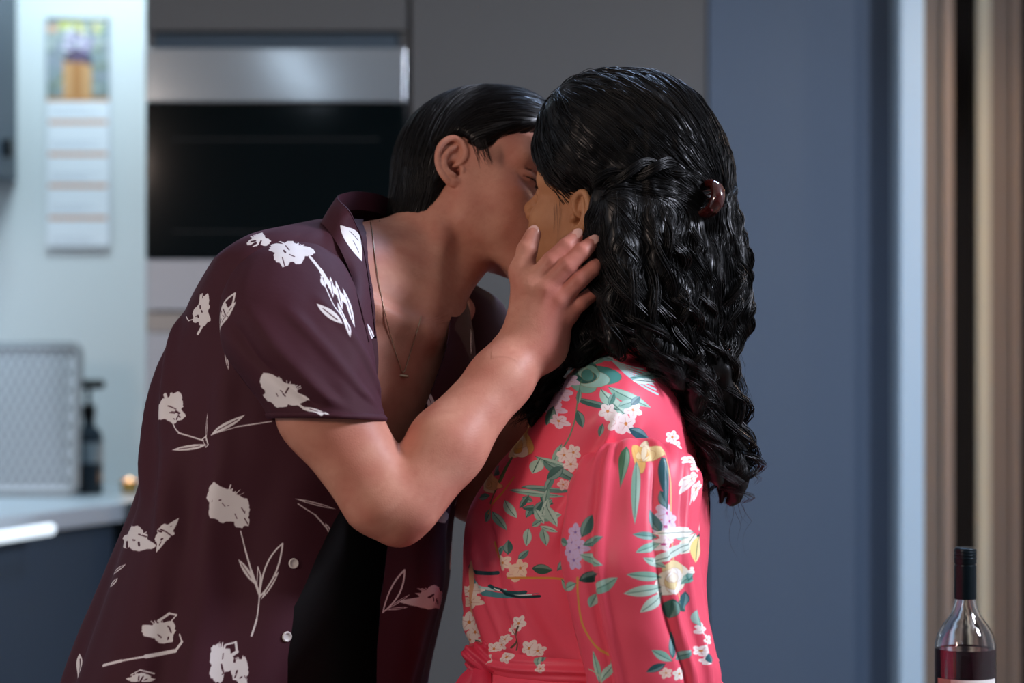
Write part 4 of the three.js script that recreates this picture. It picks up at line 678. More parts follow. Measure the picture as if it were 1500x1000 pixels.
  S(322, 970, (x) => { blob(x, 38, 52, 0.05, 71); blob(x, 30, 60, 0.1, 72); line(x, [[8, -26], [24, -30], [26, -16], [14, -8]], 4); }); S(352, 985, (x) => blob(x, 28, 50, -0.1, 73));
  S(205, 993, (x) => { blob(x, 40, 14, 0, 75); line(x, [[-14, -4], [0, -12], [18, -6]], 2.4); }); S(118, 978, (x) => leafA(x, -6, 20, 4, -22, 7));
  S(456, 738, (x) => leafA(x, -24, -8, 38, 8, 5)); S(478, 752, (x) => { line(x, [[-40, -14], [-16, 2], [2, 24]], 2.5); leafA(x, -2, 14, 8, 34, 6); });
  S(516, 347, (x) => { leafA(x, -16, -20, 18, 30, 20); leafA(x, -10, -16, 14, 10, 14); });
  S(545, 488, (x) => leafA(x, -6, -14, 6, 20, 5));
  S(578, 868, (x) => { leafA(x, -16, 30, 16, -32, 14, true); leafA(x, -12, 26, 22, 2, 4); leafA(x, -12, 26, 20, 22, 4); });
  S(637, 878, (x) => blob(x, 40, 36, -0.2, 81)); S(640, 752, (x) => blob(x, 34, 34, 0.1, 82)); S(632, 592, (x) => leafA(x, -10, -26, 10, 26, 12));
  S(676, 436, (x) => leafA(x, -6, -12, 6, 14, 5)); S(690, 498, (x) => leafA(x, -2, -18, 4, 20, 5)); S(628, 460, (x) => leafA(x, -12, -4, 12, 6, 4));
  for (const m of [shirt, sleeve, collar]) finishPrint(m);
}
personA.position.set(-0.33, 0, -0.02); settle(personA, personA.position);
// ------------------------------------------------------------------ the person in the pink dress, face turned up and away
const PB = (x, y, z = 0) => P(x, y, z + 0.03);
const personB = new THREE.Group(); personB.name = 'person_001'; scene.add(personB);
tag(personB, 'person with long curly black hair in a pink flower-print wrap dress being kissed', 'person');
const HB = headMatrix(149, 20, -10, -1, P(849, 322, 0.085), 0.92), HBi = HB.clone().invert();
const hB = (x, y, z) => V3(x, y, z).applyMatrix4(HB);
const bodyB = (() => {
  const F = new Field(), head = headField(HB), ears = [earField(earMatrix(HB, 1)), earField(earMatrix(HB, -1))];
  F.cap(hB(-0.025, -0.01, 0), PB(925, 520, -0.01), 0.054, 0.058, 0.03).cap(hB(0.01, -0.07, 0), PB(890, 520, -0.01), 0.03, 0.03, 0.03);
  F.ell(PB(905, 650, -0.01), V3(0.09, 0.1, 0.13), 0.03).ell(PB(890, 740, -0.01), V3(0.11, 0.15, 0.13), 0.05).ell(PB(870, 960, -0.01), V3(0.115, 0.2, 0.12), 0.05).ell(PB(875, 1080, -0.01), V3(0.125, 0.14, 0.16), 0.05);
  for (const s of [1, -1]) {
    const sh = PB(925, 625, 0.105 * s), el = PB(930, 940, 0.185 * s), wr = PB(900, 1220, 0.18 * s);
    F.cap(PB(925, 560, 0.03 * s), sh, 0.038, 0.034, 0.03).cap(sh, el, 0.034, 0.036, 0.02).cap(el, wr, 0.038, 0.026, 0.02);
    const palm = wr.clone().add(V3(-0.01, -0.08, 0)); F.cap(wr, palm, 0.022, 0.02, 0.02); for (let i = 0; i < 4; i++) { const a = palm.clone().add(V3(-0.026 + i * 0.018, 0, 0)); F.path([a, a.clone().add(V3(-0.004, -0.045, -0.004 * s)), a.clone().add(V3(-0.012, -0.078, -0.012 * s))], [0.0105, 0.0095, 0.0075], 0.004); }
    F.path([wr.clone().add(V3(-0.018, -0.025, 0)), wr.clone().add(V3(-0.045, -0.06, 0)), wr.clone().add(V3(-0.052, -0.1, 0))], [0.014, 0.012, 0.009], 0.008);
    const hip = PB(880, 1090, 0.085 * s), knee = V3(hip.x - 0.01, 0.46, hip.z * 0.9), ank = V3(hip.x + 0.02, 0.08, hip.z * 0.85); F.cap(hip, knee, 0.085, 0.052, 0.03).cap(knee, ank, 0.05, 0.034, 0.02).cap(ank.clone().setY(0.035), ank.clone().add(V3(-0.15, -0.05, 0)), 0.034, 0.026, 0.02);
  }
  return { f: (x, y, z) => { return smin(F.at(x, y, z), withEars(head.at(x, y, z), ears, x, y, z), 0.022); } };
})();
{
  const skin = (x, y, z) => { const q = V3(x, y, z).applyMatrix4(HBi), n = noise(x * 45, y * 45, z * 45 + 40), n2 = noise(x * 170, y * 170, z * 170); let c = mixc(lin(0xbf8a64), lin(0xae7752), clamp(0.5 + 0.5 * n + 0.2 * n2)); const lip = Math.hypot((q.x - 0.096) / 0.012, (q.y + 0.0655) / 0.0135, q.z / 0.024); return mixc(c, lin(0x96493f), smooth(1.1, 0.8, lip)); };
  const eb = around([hB(-0.035, -0.028, -0.06), hB(0.02, 0.048, -0.06), hB(-0.035, 0.048, -0.088), hB(0.02, -0.028, -0.088)], 0.002);
  const hb = around([hB(-0.1, -0.13, -0.08), hB(0.125, 0.13, 0.08), hB(0.125, -0.13, 0.08), hB(-0.1, 0.13, -0.08), hB(0.12, -0.05, 0)], 0.015);
  const g = bodyMesh(bodyB.f, [[eb, 0.0011], [hb, 0.0025], [[[-0.15, 0, -0.35], [0.35, 1.7, 0.35]], 0.009]]);
  mesh('body', paint(g, skin), skinMat({ roughness: 0.45 }), personB).userData.label = 'golden brown skin';
}
// hair
const hairB = phys({ color: 0x060505, roughness: 0.38, specularIntensity: 0.75 });
{
  const R = rng(31), list = [];
  const face = new Field(HB); face.ell(V3(0.088, -0.032, 0), V3(0.082, 0.086, 0.11), 0.01).ell(V3(-0.002, 0.006, -0.078), V3(0.022, 0.034, 0.03), 0.02).ell(V3(0.03, -0.05, -0.06), V3(0.05, 0.05, 0.05), 0.02);
  const V = new Field();
  V.ell(PB(928, 228, 0.0), V3(0.104, 0.101, 0.1), 0.03).ell(PB(862, 215, 0.0), V3(0.058, 0.078, 0.085), 0.04).ell(PB(965, 330, 0.0), V3(0.085, 0.11, 0.1), 0.05).ell(PB(1035, 255, 0.0), V3(0.018, 0.03, 0.035), 0.03);
  const locks = [   // [points (photo x, y, depth), radius, strands, curl size]
    [[[1030, 300, 0.0], [1062, 345, 0.0], [1068, 410, -0.01], [1066, 470, -0.01], [1052, 540, 0.0], [1052, 620, 0.01], [1066, 690, 0.01], [1056, 738, 0.02]], 0.026, 260, 0.011],
    [[[1020, 305, 0.03], [1050, 370, 0.04], [1052, 450, 0.04], [1036, 530, 0.04], [1034, 610, 0.045], [1058, 690, 0.045], [1078, 718, 0.03]], 0.026, 260, 0.011],
    [[[985, 300, 0.07], [1012, 370, 0.085], [1020, 450, 0.085], [1022, 520, 0.075], [1026, 600, 0.07], [1044, 670, 0.065], [1052, 720, 0.06]], 0.027, 260, 0.011],
    [[[945, 290, 0.095], [962, 360, 0.108], [978, 430, 0.108], [996, 500, 0.1], [1014, 560, 0.09], [1026, 620, 0.08]], 0.028, 260, 0.010],
    [[[905, 280, 0.098], [912, 350, 0.115], [925, 420, 0.122], [945, 480, 0.125], [975, 525, 0.118], [1000, 570, 0.105]], 0.028, 260, 0.010],
    [[[888, 285, 0.085], [895, 350, 0.1], [898, 420, 0.115], [898, 480, 0.125], [908, 520, 0.128]], 0.022, 220, 0.009],
    [[[872, 320, 0.07], [884, 375, 0.08], [884, 430, 0.085], [872, 480, 0.085], [852, 515, 0.08], [842, 540, 0.07]], 0.018, 170, 0.008],
    [[[870, 360, 0.03], [850, 430, 0.05], [828, 490, 0.06], [806, 540, 0.055], [790, 590, 0.05], [784, 625, 0.05]], 0.024, 190, 0.010],
    [[[860, 380, 0.0], [838, 450, 0.02], [806, 520, 0.025], [786, 570, 0.02], [778, 612, 0.02]], 0.024, 150, 0.010],
    [[[1000, 300, -0.05], [1045, 380, -0.06], [1050, 460, -0.06], [1030, 540, -0.05], [1040, 620, -0.04], [1070, 690, -0.03]], 0.03, 160, 0.012],
    [[[1035, 330, 0.01], [1078, 362, 0.01], [1080, 430, 0.02], [1082, 480, 0.01], [1066, 520, 0.02], [1076, 600, 0.02], [1090, 670, 0.01]], 0.012, 70, 0.010],
    [[[1000, 420, 0.1], [1030, 500, 0.08], [1060, 560, 0.06], [1076, 640, 0.04], [1088, 700, 0.03], [1070, 738, 0.03]], 0.014, 90, 0.013],
  ];
  for (const [pts, r] of locks) V.path(curve(pts.map((q) => PB(...q))).getPoints(14), [...Array(15)].map((_, i) => r * 0.6 * Math.min(1, 1.4 * (1 - i / 14) + 0.12)), 0.018);
  V.path([PB(950, 340, 0.0), PB(965, 430, 0.02), PB(985, 510, 0.03)], [0.075, 0.07, 0.03], 0.04);
  const f = (x, y, z) => { return smax(V.at(x, y, z) + 0.004 * smooth(1.52, 1.44, y) * noise(x * 55, y * 40, z * 55) + 0.0015 * noise(x * 120, y * 90, z * 120), -face.at(x, y, z), 0.008); };
  const g = nets(f, ...around([PB(760, 90, -0.14), PB(1110, 760, 0.18)], 0.02), 0.004);
  const hair = mesh('hair', g, hairB, personB); hair.userData.label = 'long curly black hair half pinned up';
  // crown combed back to the clip
  const clip = PB(1030, 285, 0.035);
  const flow = (w) => { const d = clip.clone().sub(w), below = smooth(1.475, 1.44, w.y); return d.multiplyScalar(1 / d.length()).multiplyScalar(1 - below).add(V3(0.15 + 0.9 * Math.sin(w.y * 95 + w.x * 70 + 40 * w.z), -1, 0.8 * Math.cos(w.y * 85 + 60 * w.x)).multiplyScalar(below)).add(V3(0, -0.25, 0)); };
  list.push(...combed(g, f, flow, 11000, 12, { steps: 16, r: 0.00045, lift: 0.003, stop: (w) => face.at(w.x, w.y, w.z) < -0.002 || w.y < 1.27 }));
  for (const [pts, r, n, curl] of locks) {
    const c = curve(pts.map((q) => PB(...q))), len = c.getLength(), N = V3(1, 0.1, 0.2).normalize(), B = V3(-0.1, 0.1, 1).normalize(), clumps = Math.max(4, Math.round(n / 13)), cl = [];
    for (let i = 0; i < clumps; i++) cl.push([r * 0.9 * Math.sqrt(R()), R() * 6.28, R() * 6.28, len / (0.06 + 0.06 * R()) * (R() > 0.5 ? 1 : -1), curl * (0.35 + 1.0 * R()), 0.82 + 0.22 * R()]);
    for (let i = 0; i < n * 2; i++) {
      const [ro, ph, ps, fr, A0, end] = cl[i % clumps], p = [], M2 = 32, dr = 0.0055 * Math.sqrt(R()), dp = R() * 6.28, jit = R() * 0.5, A = A0 * (0.85 + 0.3 * R()), e = end * (0.9 + 0.12 * R()), t00 = 0.25 * R() * R();
      for (let k = 0; k < M2; k++) { const t = lerp(t00, Math.min(1, e), k / (M2 - 1)), tp = t * t * (3 - 2 * t), q = c.getPoint(clamp(t)), amp = A * smooth(0.0, 0.3, t) * (1 + 0.5 * t), an = 2 * Math.PI * fr * (t + 0.06 * Math.sin(5 * t + ps)) + ps + jit, ex = ro * (1 - 0.45 * tp); q.addScaledVector(N, ex * Math.cos(ph) + dr * Math.cos(dp) + amp * Math.cos(an)).addScaledVector(B, ex * Math.sin(ph) + dr * Math.sin(dp) + amp * 0.8 * Math.sin(an)); p.push(q); }
      list.push({ p, r: 0.00045 + 0.0003 * R() });
    }
  }
  // stray curls round the outline
  for (let i = 0; i < 120; i++) { if (i % 9 > 5) continue; const s = [[1060, 300], [1080, 380], [1085, 450], [1070, 520], [1085, 600], [1090, 680], [990, 120], [850, 125], [805, 170]][i % 9], z = (R() - 0.4) * 0.08, x = s[0] - 14 + R() * 22, y = s[1] + (R() - 0.5) * 60, top = i % 9 > 5, p = [], ps = R() * 6, fr = 1 + R() * 1.6, A = 0.004 + 0.005 * R(), L = top ? 0.03 : 0.05 + 0.05 * R(), a = PB(x - 10, y, z), dx = (R() - 0.3) * 0.02; for (let k = 0; k < 22; k++) { const t = k / 21; p.push(V3(a.x + (top ? (s[0] < 900 ? -1 : 1) * 0.02 * t : dx * t) + A * Math.cos(fr * 6.28 * t + ps) * t, a.y + (top ? 0.012 * t : -L * t) + A * Math.sin(fr * 6.28 * t + ps) * t, a.z)); } list.push({ p, r: 0.00022 }); }
  // fine wisps on the temple and in front of the ear
  const skinB = personB.children[0], on = (x, y, up) => { const h = hit(x, y, [skinB]); return h ? h.point.clone().add(V3(0, 0, up)) : P(x, y, 0.09); };
  for (let i = 0; i < 8; i++) { const x = 806 + R() * 14, y = 292 + R() * 12, e = R() * 30; list.push({ p: curve([on(x, y, 0.002), on(x + 1, y + 18, 0.0025), on(x + 2 - 4 * R(), y + 30 + e, 0.003)]).getPoints(10), r: 0.00012 }); }
  for (let i = 0; i < 10; i++) { const x = 803, y = 175 + R() * 60; list.push({ p: curve([PB(x + 4, y, 0.0), PB(x - 10 - R() * 8, y + 14, 0.01), PB(x - 12 + R() * 14, y + 30 + R() * 10, 0.01)]).getPoints(12), r: 0.0002 }); }
  mesh('strands', strands(list), hairB, hair).userData.kind = 'stuff';
  // twisted locks drawn back to the clip
  const tw = []; for (const [o, ph] of [[0, 0], [1, 3.14]]) { const c = curve([PB(868, 268, 0.098), PB(915, 256, 0.108), PB(960, 243, 0.108), PB(1000, 252, 0.09), PB(1032, 282, 0.045)]); for (let i = 0; i < 120; i++) { const p = [], a0 = R() * 6.28, rr = 0.0065 * Math.sqrt(R()); for (let k = 0; k < 30; k++) { const t = k / 29, q = c.getPoint(t), w = 12 * t + ph, s = 0.006; p.push(q.add(V3(0.2 * rr * Math.cos(a0), s * Math.sin(w) + rr * Math.sin(a0), s * Math.cos(w) + rr * Math.cos(a0)))); } tw.push({ p, r: 0.0006 }); } }
  mesh('twisted_lock', strands(tw), hairB, hair).userData.kind = 'stuff';
  const hc = hit(1028, 290, [hair]), cc = P(1036, 291, (hc ? hc.point.z : 0.06) - 0.004);
  const cm = phys({ color: 0x3a1210, roughness: 0.12, clearcoat: 1, clearcoatRoughness: 0.05 });
  const band = new THREE.TorusGeometry(0.0175, 0.0058, 12, 30, 3.6).scale(1, 1.25, 1.5).rotateX(Math.PI / 2).rotateZ(1.35).rotateY(0.5);
  const cl2 = mesh('hair_clip', band.translate(cc.x, cc.y, cc.z), cm, personB); cl2.userData.label = 'glossy brown hair clip';
  for (let i = 0; i < 5; i++) { const a = P(1040 + i * 2, 278 + i * 6, cc.z + 0.008 - i * 0.002); mesh('tooth', new THREE.ConeGeometry(0.0028, 0.02, 8).rotateZ(1.75).translate(a.x, a.y, a.z), cm, cl2); }
}
// dress
const satin = phys({ color: 0xe0405c, roughness: 0.42, specularIntensity: 0.6, sheen: 0.5, sheenColor: 0xff9aa8, sheenRoughness: 0.4, bumpMap: weave, bumpScale: 0.0002, side: THREE.DoubleSide });
const rowsB = [[513, 897, 935, 0.045], [520, 872, 962, 0.09], [532, 850, 986, 0.13], [552, 830, 1002, 0.162], [580, 812, 1012, 0.182], [610, 790, 1022, 0.19], [650, 757, 1030, 0.186], [690, 722, 1036, 0.18], [740, 690, 1039, 0.172], [790, 680, 1038, 0.165], [850, 679, 1036, 0.158], [900, 684, 1035, 0.152], [940, 694, 1036, 0.15], [962, 697, 1038, 0.15], [990, 684, 1050, 0.165], [1040, 662, 1075, 0.19], [1140, 630, 1110, 0.225], [1300, 600, 1150, 0.25], [1500, 570, 1180, 0.28]];
const fB = V3(-Math.cos(8 * RAD), 0, -Math.sin(8 * RAD)), lB = V3(-Math.sin(8 * RAD), 0, Math.cos(8 * RAD));
const ringsB = rowsB.map(([y, l, r, a]) => { const hw = (r - l) / 2 * DIST / FOCAL; return { c: PB((l + r) / 2, y, -0.015), e1: fB.clone().multiplyScalar(hw * 0.995), e2: lB.clone().multiplyScalar(a) }; });
const yB = (v) => { const s = clamp(v) * (rowsB.length - 1), i = Math.min(rowsB.length - 2, Math.floor(s)); return lerp(rowsB[i][0], rowsB[i + 1][0], s - i); };
const bump = (x, c, w) => Math.exp(-(((x - c) / w) ** 2));
const foldB = (th, v) => {
  const y = yB(v); let d = 0.0012 * noise(th * 6, v * 12);
  d += 0.004 * smooth(780, 940, y) * smooth(975, 955, y) * Math.sin(th * 13 + 1.5 * Math.sin(y / 40)) + 0.006 * smooth(960, 1040, y) * Math.sin(th * 12 + 0.8) * (1 + smooth(1000, 1400, y));
  for (const [t0, sl, w, a, y0, y1] of [[0.75, 0.25, 0.05, 0.006, 760, 960], [0.95, 0.1, 0.045, -0.006, 740, 960], [1.15, 0.3, 0.05, 0.005, 640, 940], [0.45, -0.35, 0.06, 0.004, 800, 960], [0.2, -0.5, 0.05, 0.005, 860, 965], [1.35, -0.15, 0.05, 0.006, 580, 800], [1.0, -0.45, 0.07, 0.005, 600, 760]]) d += a * bump(th, t0 + sl * (y - 850) / 100, w) * smooth(y0, y0 + 50, y) * smooth(y1, y1 - 50, y);
  return d;
};
const pinkBase = (x, W, H) => { x.fillStyle = '#f2586f'; x.fillRect(0, 0, W, H); };
const dress = printable(mesh('dress', loft(ringsB, 200, 240, { t0: () => -Math.PI, t1: () => Math.PI, disp: foldB }), satin, personB), 2048, 2048, pinkBase);
const slB = [[932, 684, 0.12, 0.05, 0.06, 0.034], [932, 690, 0.13, 0.064, 0.068, 0.036], [931, 704, 0.145, 0.071, 0.072, 0.034], [928, 726, 0.162, 0.0735, 0.072, 0.026], [922, 775, 0.184, 0.0745, 0.072, 0.01], [922, 820, 0.198, 0.0755, 0.07], [932, 890, 0.2, 0.0735, 0.068], [946, 950, 0.2, 0.073, 0.067], [955, 1000, 0.2, 0.072, 0.066], [950, 1100, 0.2, 0.065, 0.062], [915, 1210, 0.19, 0.045, 0.042]];
const foldSB = (th, v) => {
  const y = 622 + 590 * v; let d = 0.0012 * noise(th * 5, v * 14); d += 0.0036 * smooth(0.02, 0.07, v) * smooth(0.34, 0.1, v) * Math.sin(th * 15) + 0.002 * smooth(0.1, 0.4, v) * Math.sin(th * 5 + 1);
  for (const [t0, sl, w, a] of [[1.15, -0.5, 0.055, 0.007], [1.3, -0.5, 0.05, -0.005], [2.05, 0.12, 0.06, 0.006], [2.2, 0.15, 0.05, -0.006], [0.7, -0.3, 0.06, 0.006]]) d += a * bump(th, t0 + sl * (v - 0.35), w) * smooth(0.05, 0.14, v);
  return d;
};
const sleeveOf = (s) => loft(slB.map(([x, y, z, a, b, up = 0]) => { const c = P(x, y, 0.03 + z); c.z = 0.015 + (c.z - 0.015) * s; return { c, e1: V3(a, 0, 0), e2: V3(0, up, b * s) }; }), 120, 150, { t0: () => -Math.PI * s, t1: () => Math.PI * s, disp: foldSB });
const sleeveB = printable(mesh('sleeve', sleeveOf(1), satin, personB), 1024, 1024, pinkBase), sleeveB2 = printable(mesh('sleeve', sleeveOf(-1), satin, personB), 512, 512, pinkBase);
// sash with its knot and hanging ends
const sashRing = (y0, y1, grow, n = 4) => [...Array(n)].map((_, i) => { const y = lerp(y0, y1, i / (n - 1)), k = Math.sin(Math.PI * i / (n - 1)); return { c: PB(866, y, -0.015), e1: fB.clone().multiplyScalar(0.141 + grow * k).add(V3(0, 0.004, 0)), e2: lB.clone().multiplyScalar(0.153 + grow * k).add(V3(0, 0.0, 0)) }; });
const sash = printable(mesh('sash', loft(sashRing(941, 976, 0.009, 6), 160, 24, { t0: () => -Math.PI, t1: () => Math.PI, disp: (t, v) => 0.0025 * Math.sin(v * 15 + 1.2 * Math.sin(t * 5)) * Math.sin(Math.PI * v) }), satin, dress), 1024, 128, pinkBase);
{
  const k = new Field(); k.ell(PB(708, 963, 0.05), V3(0.022, 0.019, 0.022), 0.008).cap(PB(690, 958, 0.06), PB(722, 972, 0.07), 0.011, 0.013, 0.006).cap(PB(700, 980, 0.055), PB(712, 948, 0.065), 0.008, 0.008, 0.006);
  mesh('knot', nets((x, y, z) => k.at(x, y, z) + 0.0016 * Math.sin(x * 420 + y * 520), ...around([PB(685, 990, 0.02), PB(730, 940, 0.09)], 0.02), 0.0022), satin, sash);
  for (const [x1, z1] of [[655, 0.05], [700, 0.075]]) mesh('sash_end', ribbon([PB(700, 968, 0.06), PB((x1 + 700) / 2 - 8, 1000, z1), PB(x1, 1060, z1 + 0.005), PB(x1 - 8, 1180, z1)], [PB(718, 972, 0.062), PB((x1 + 740) / 2, 1010, z1 + 0.012), PB(x1 + 36, 1070, z1 + 0.01), PB(x1 + 34, 1185, z1)], 40, 8, 0.006), satin, sash);
  // back neckline
  mesh('neckline', tube([PB(880, 524, 0.05), PB(905, 512, 0.062), PB(945, 514, 0.055), PB(975, 526, 0.02), PB(985, 532, -0.03)], 0.004, 40, 8), satin, dress);
  for (const s of [1, -1]) { const a = PB(876, 1500, 0.085 * s); const S = new Field().cap(V3(a.x + 0.03, 0.045, 0.072 * s), V3(a.x - 0.15, 0.036, 0.072 * s), 0.04, 0.032, 0.02); mesh('shoe', nets((x, y, z) => Math.max(S.at(x, y, z), 0.002 - y), ...around([V3(a.x + 0.03, 0.045, 0.072 * s), V3(a.x - 0.15, 0.036, 0.072 * s)], 0.06), 0.008), std({ color: 0x7a2b33, roughness: 0.5 }), personB); }
}
// print: blossoms, leaves and birds
{
  const all = [sleeveB, sash, dress], leafCol = ['#5f8f84', '#8fbcaa', '#3a6a62', '#aacfbe', '#7daa99', '#2c504a'], petal = ['#f3e3dd', '#f7efe8', '#e6cfd6', '#d8c3dc', '#f6d9b0', '#f0c98a'];
  const leaf = (x, ax, ay, len, ang, w, col) => { x.save(); x.translate(ax, ay); x.rotate(ang); x.fillStyle = col; x.beginPath(); x.moveTo(0, 0); w *= 1.6; x.quadraticCurveTo(len * 0.45, -w, len, 0); x.quadraticCurveTo(len * 0.45, w, 0, 0); x.fill(); x.fillStyle = 'rgba(225,240,230,0.35)'; x.beginPath(); x.moveTo(len * 0.08, 0); x.quadraticCurveTo(len * 0.45, -w * 0.9, len, 0); x.quadraticCurveTo(len * 0.5, -w * 0.2, len * 0.08, 0); x.fill(); x.strokeStyle = '#335b50'; x.lineWidth = 0.6; x.beginPath(); x.moveTo(0, 0); x.lineTo(len * 0.9, 0); x.stroke(); x.restore(); };
  const flower = (x, cx, cy, r, col, mid = '#d98c4a') => { for (let i = 0; i < 5; i++) { const a = i * 1.2566 + cx * 0.7; x.fillStyle = col; x.beginPath(); x.ellipse(cx + Math.cos(a) * r * 0.55, cy + Math.sin(a) * r * 0.55, r * 0.55, r * 0.42, a, 0, 7); x.fill(); } x.strokeStyle = 'rgba(190,120,110,0.5)'; x.lineWidth = 0.6; for (let i = 0; i < 5; i++) { const a = i * 1.2566 + cx * 0.7; x.beginPath(); x.moveTo(cx, cy); x.lineTo(cx + Math.cos(a) * r * 0.7, cy + Math.sin(a) * r * 0.7); x.stroke(); } x.fillStyle = mid; x.beginPath(); x.arc(cx, cy, r * 0.17, 0, 7); x.fill(); };
  const rose = (x, cx, cy, w, h, cols) => { for (let i = 0; i < 9; i++) { const t = i / 9; x.fillStyle = cols[i % cols.length]; x.beginPath(); x.ellipse(cx + Math.cos(i * 2.4) * w * 0.26 * (1 - t), cy + Math.sin(i * 2.4) * h * 0.26 * (1 - t), w * 0.42 * (1 - 0.6 * t), h * 0.34 * (1 - 0.6 * t), i, 0, 7); x.fill(); x.strokeStyle = 'rgba(170,110,60,0.35)'; x.lineWidth = 0.7; x.stroke(); } };
  const stem = (x, pts, col = '#c9803f', w = 2) => { x.strokeStyle = col; x.lineWidth = w; x.lineCap = 'round'; x.beginPath(); x.moveTo(...pts[0]); for (let i = 1; i + 1 < pts.length; i++) x.quadraticCurveTo(...pts[i], (pts[i][0] + pts[i + 1][0]) / 2, (pts[i][1] + pts[i + 1][1]) / 2); x.lineTo(...pts[pts.length - 1]); x.stroke(); };
  const spray = (x, R, n, size, dark) => { for (let i = 0; i < n; i++) leaf(x, (R() - 0.5) * size, (R() - 0.5) * size, 16 + R() * 12, R() * 6.28, 5 + R() * 3, leafCol[Math.floor(R() * (dark ? 6 : 4)) % 6]); };
  const motif = (x, R, i) => { stem(x, [[-30, 30], [0, 10], [20, -10], [40, -40]], i % 2 ? '#c9803f' : '#557a66'); for (let k = 0; k < 6; k++) leaf(x, -25 + k * 11, 26 - k * 11, 16 + R() * 12, R() * 6.28, 6, leafCol[k % 6]); if (i % 3 === 0) rose(x, 10, -5, 36, 42, ['#f3d08a', '#f7e3b8', '#e8b866']); else for (let k = 0; k < 4; k++) flower(x, (R() - 0.5) * 50, (R() - 0.5) * 50, 9 + R() * 4, petal[(k + i) % 4]); };
  const S = (px, py, fn) => stamp(px, py, all, fn);
  // unseen parts of the dress
  const free = (m, n, seed, u0, u1, v0, v1, round, tall) => { const s = sheets.get(m), R = rng(seed); for (let i = 0; i < n; i++) { const u = lerp(u0, u1, R()), v = lerp(v0, v1, R()), kx = s.W / round / 1221, ky = s.H / tall / 1221; for (const k of [-1, 0, 1]) { s.x.setTransform(kx, 0, 0, ky, (u + k) * s.W, (1 - v) * s.H); motif(s.x, rng(seed * 50 + i), i); } } s.x.setTransform(1, 0, 0, 1, 0, 0); };
  free(dress, 46, 18, -0.48, -0.03, 0.05, 0.76, 1.0, 0.5); free(dress, 64, 19, -0.5, 0.5, 0.83, 0.99, 1.5, 1.9);
  free(sleeveB, 16, 28, -0.48, -0.03, 0.05, 0.8, 0.46, 0.55); free(sleeveB, 12, 29, -0.5, 0.5, 0.84, 1.0, 0.42, 0.7);
  scatter(sleeveB2, 0.45, 0.5, 18, 6, motif);
  S(858, 548, (x) => { rose(x, 0, 0, 44, 40, ['#4f8f88', '#7fb5a8', '#2e6661', '#9cc9bd']); leaf(x, 14, 16, 28, 1.0, 8, leafCol[1]); leaf(x, 8, 18, 30, 1.5, 7, leafCol[3]); leaf(x, -18, 0, 26, 2.6, 7, leafCol[0]); leaf(x, 10, -16, 30, -0.9, 8, leafCol[4]); leaf(x, -6, -14, 26, -1.9, 7, leafCol[0]); });
  S(905, 530, (x) => { x.strokeStyle = '#b9d8d8'; for (let i = 0; i < 7; i++) { x.lineWidth = 1.6; x.beginPath(); x.moveTo(-26 + i * 3, -14 + i); x.quadraticCurveTo(0, 4 + i * 2, 28, 8 + i * 3); x.stroke(); } leaf(x, -30, -10, 26, 0.3, 6, '#8fb9bd'); });
  S(975, 545, (x) => { leaf(x, -34, 8, 44, -0.25, 8, '#7fb0ae'); leaf(x, -10, 2, 30, -0.8, 7, '#2f5b55'); leaf(x, -30, 10, 24, 0.1, 4, '#dce9e6'); });
  S(824, 572, (x) => { for (const [a, b] of [[-8, -12], [8, -16], [-2, 4], [-14, 12], [-12, 26]]) flower(x, a, b, 11, '#d9c6de', '#b58fb8'); leaf(x, 10, 10, 26, 0.9, 6, leafCol[2]); });
  S(806, 606, (x) => { leaf(x, 6, -12, 30, 2.0, 8, leafCol[2]); flower(x, 8, 10, 9, '#e6d6e4'); });
  S(848, 610, (x) => { stem(x, [[0, -60], [-2, -20], [-8, 20], [-22, 46]], '#6a8f6e', 1.8); leaf(x, -2, -10, 26, 1.3, 8, leafCol[2]); leaf(x, 0, -46, 26, 1.6, 6, leafCol[0]); leaf(x, -20, 34, 28, 1.9, 6, leafCol[1]); });
  S(760, 650, (x) => { rose(x, 0, 0, 32, 48, ['#f3c873', '#f9e2ae', '#e9b34f', '#fbeed2']); stem(x, [[-6, 20], [-20, 46], [-44, 78]], '#5f7a4e', 2.4); leaf(x, 18, 18, 26, 0.9, 7, leafCol[1]); leaf(x, 22, 24, 34, 1.5, 7, leafCol[0]); leaf(x, 20, 22, 26, 2.2, 6, leafCol[3]); stem(x, [[10, -18], [26, -34], [30, -44]], '#d9943f', 2.6); });
  S(716, 706, (x) => { rose(x, -4, -2, 34, 34, ['#f3bd84', '#f7d9b0', '#e8a266']); leaf(x, 18, -10, 24, -0.8, 8, leafCol[2]); leaf(x, 14, 12, 28, 0.4, 8, leafCol[1]); leaf(x, 30, 8, 26, 0.3, 8, leafCol[0]); });
  S(735, 728, (x) => { leaf(x, -14, 16, 24, 2.1, 7, leafCol[0]); leaf(x, -10, 20, 30, 1.3, 7, leafCol[4]); leaf(x, 4, 4, 28, 1.2, 8, leafCol[3]); stem(x, [[14, -30], [-4, 2], [-20, 24]], '#d9943f', 2); leaf(x, -20, -2, 22, 3.0, 6, leafCol[0]); });
  S(780, 750, (x) => { const R = rng(3); spray(x, R, 15, 46, true); leaf(x, 16, -30, 28, -1.2, 8, leafCol[0]); leaf(x, 20, -10, 34, 1.2, 9, leafCol[3]); leaf(x, -8, 24, 28, 1.9, 8, leafCol[3]); leaf(x, 12, 24, 26, 1.6, 8, leafCol[1]); });
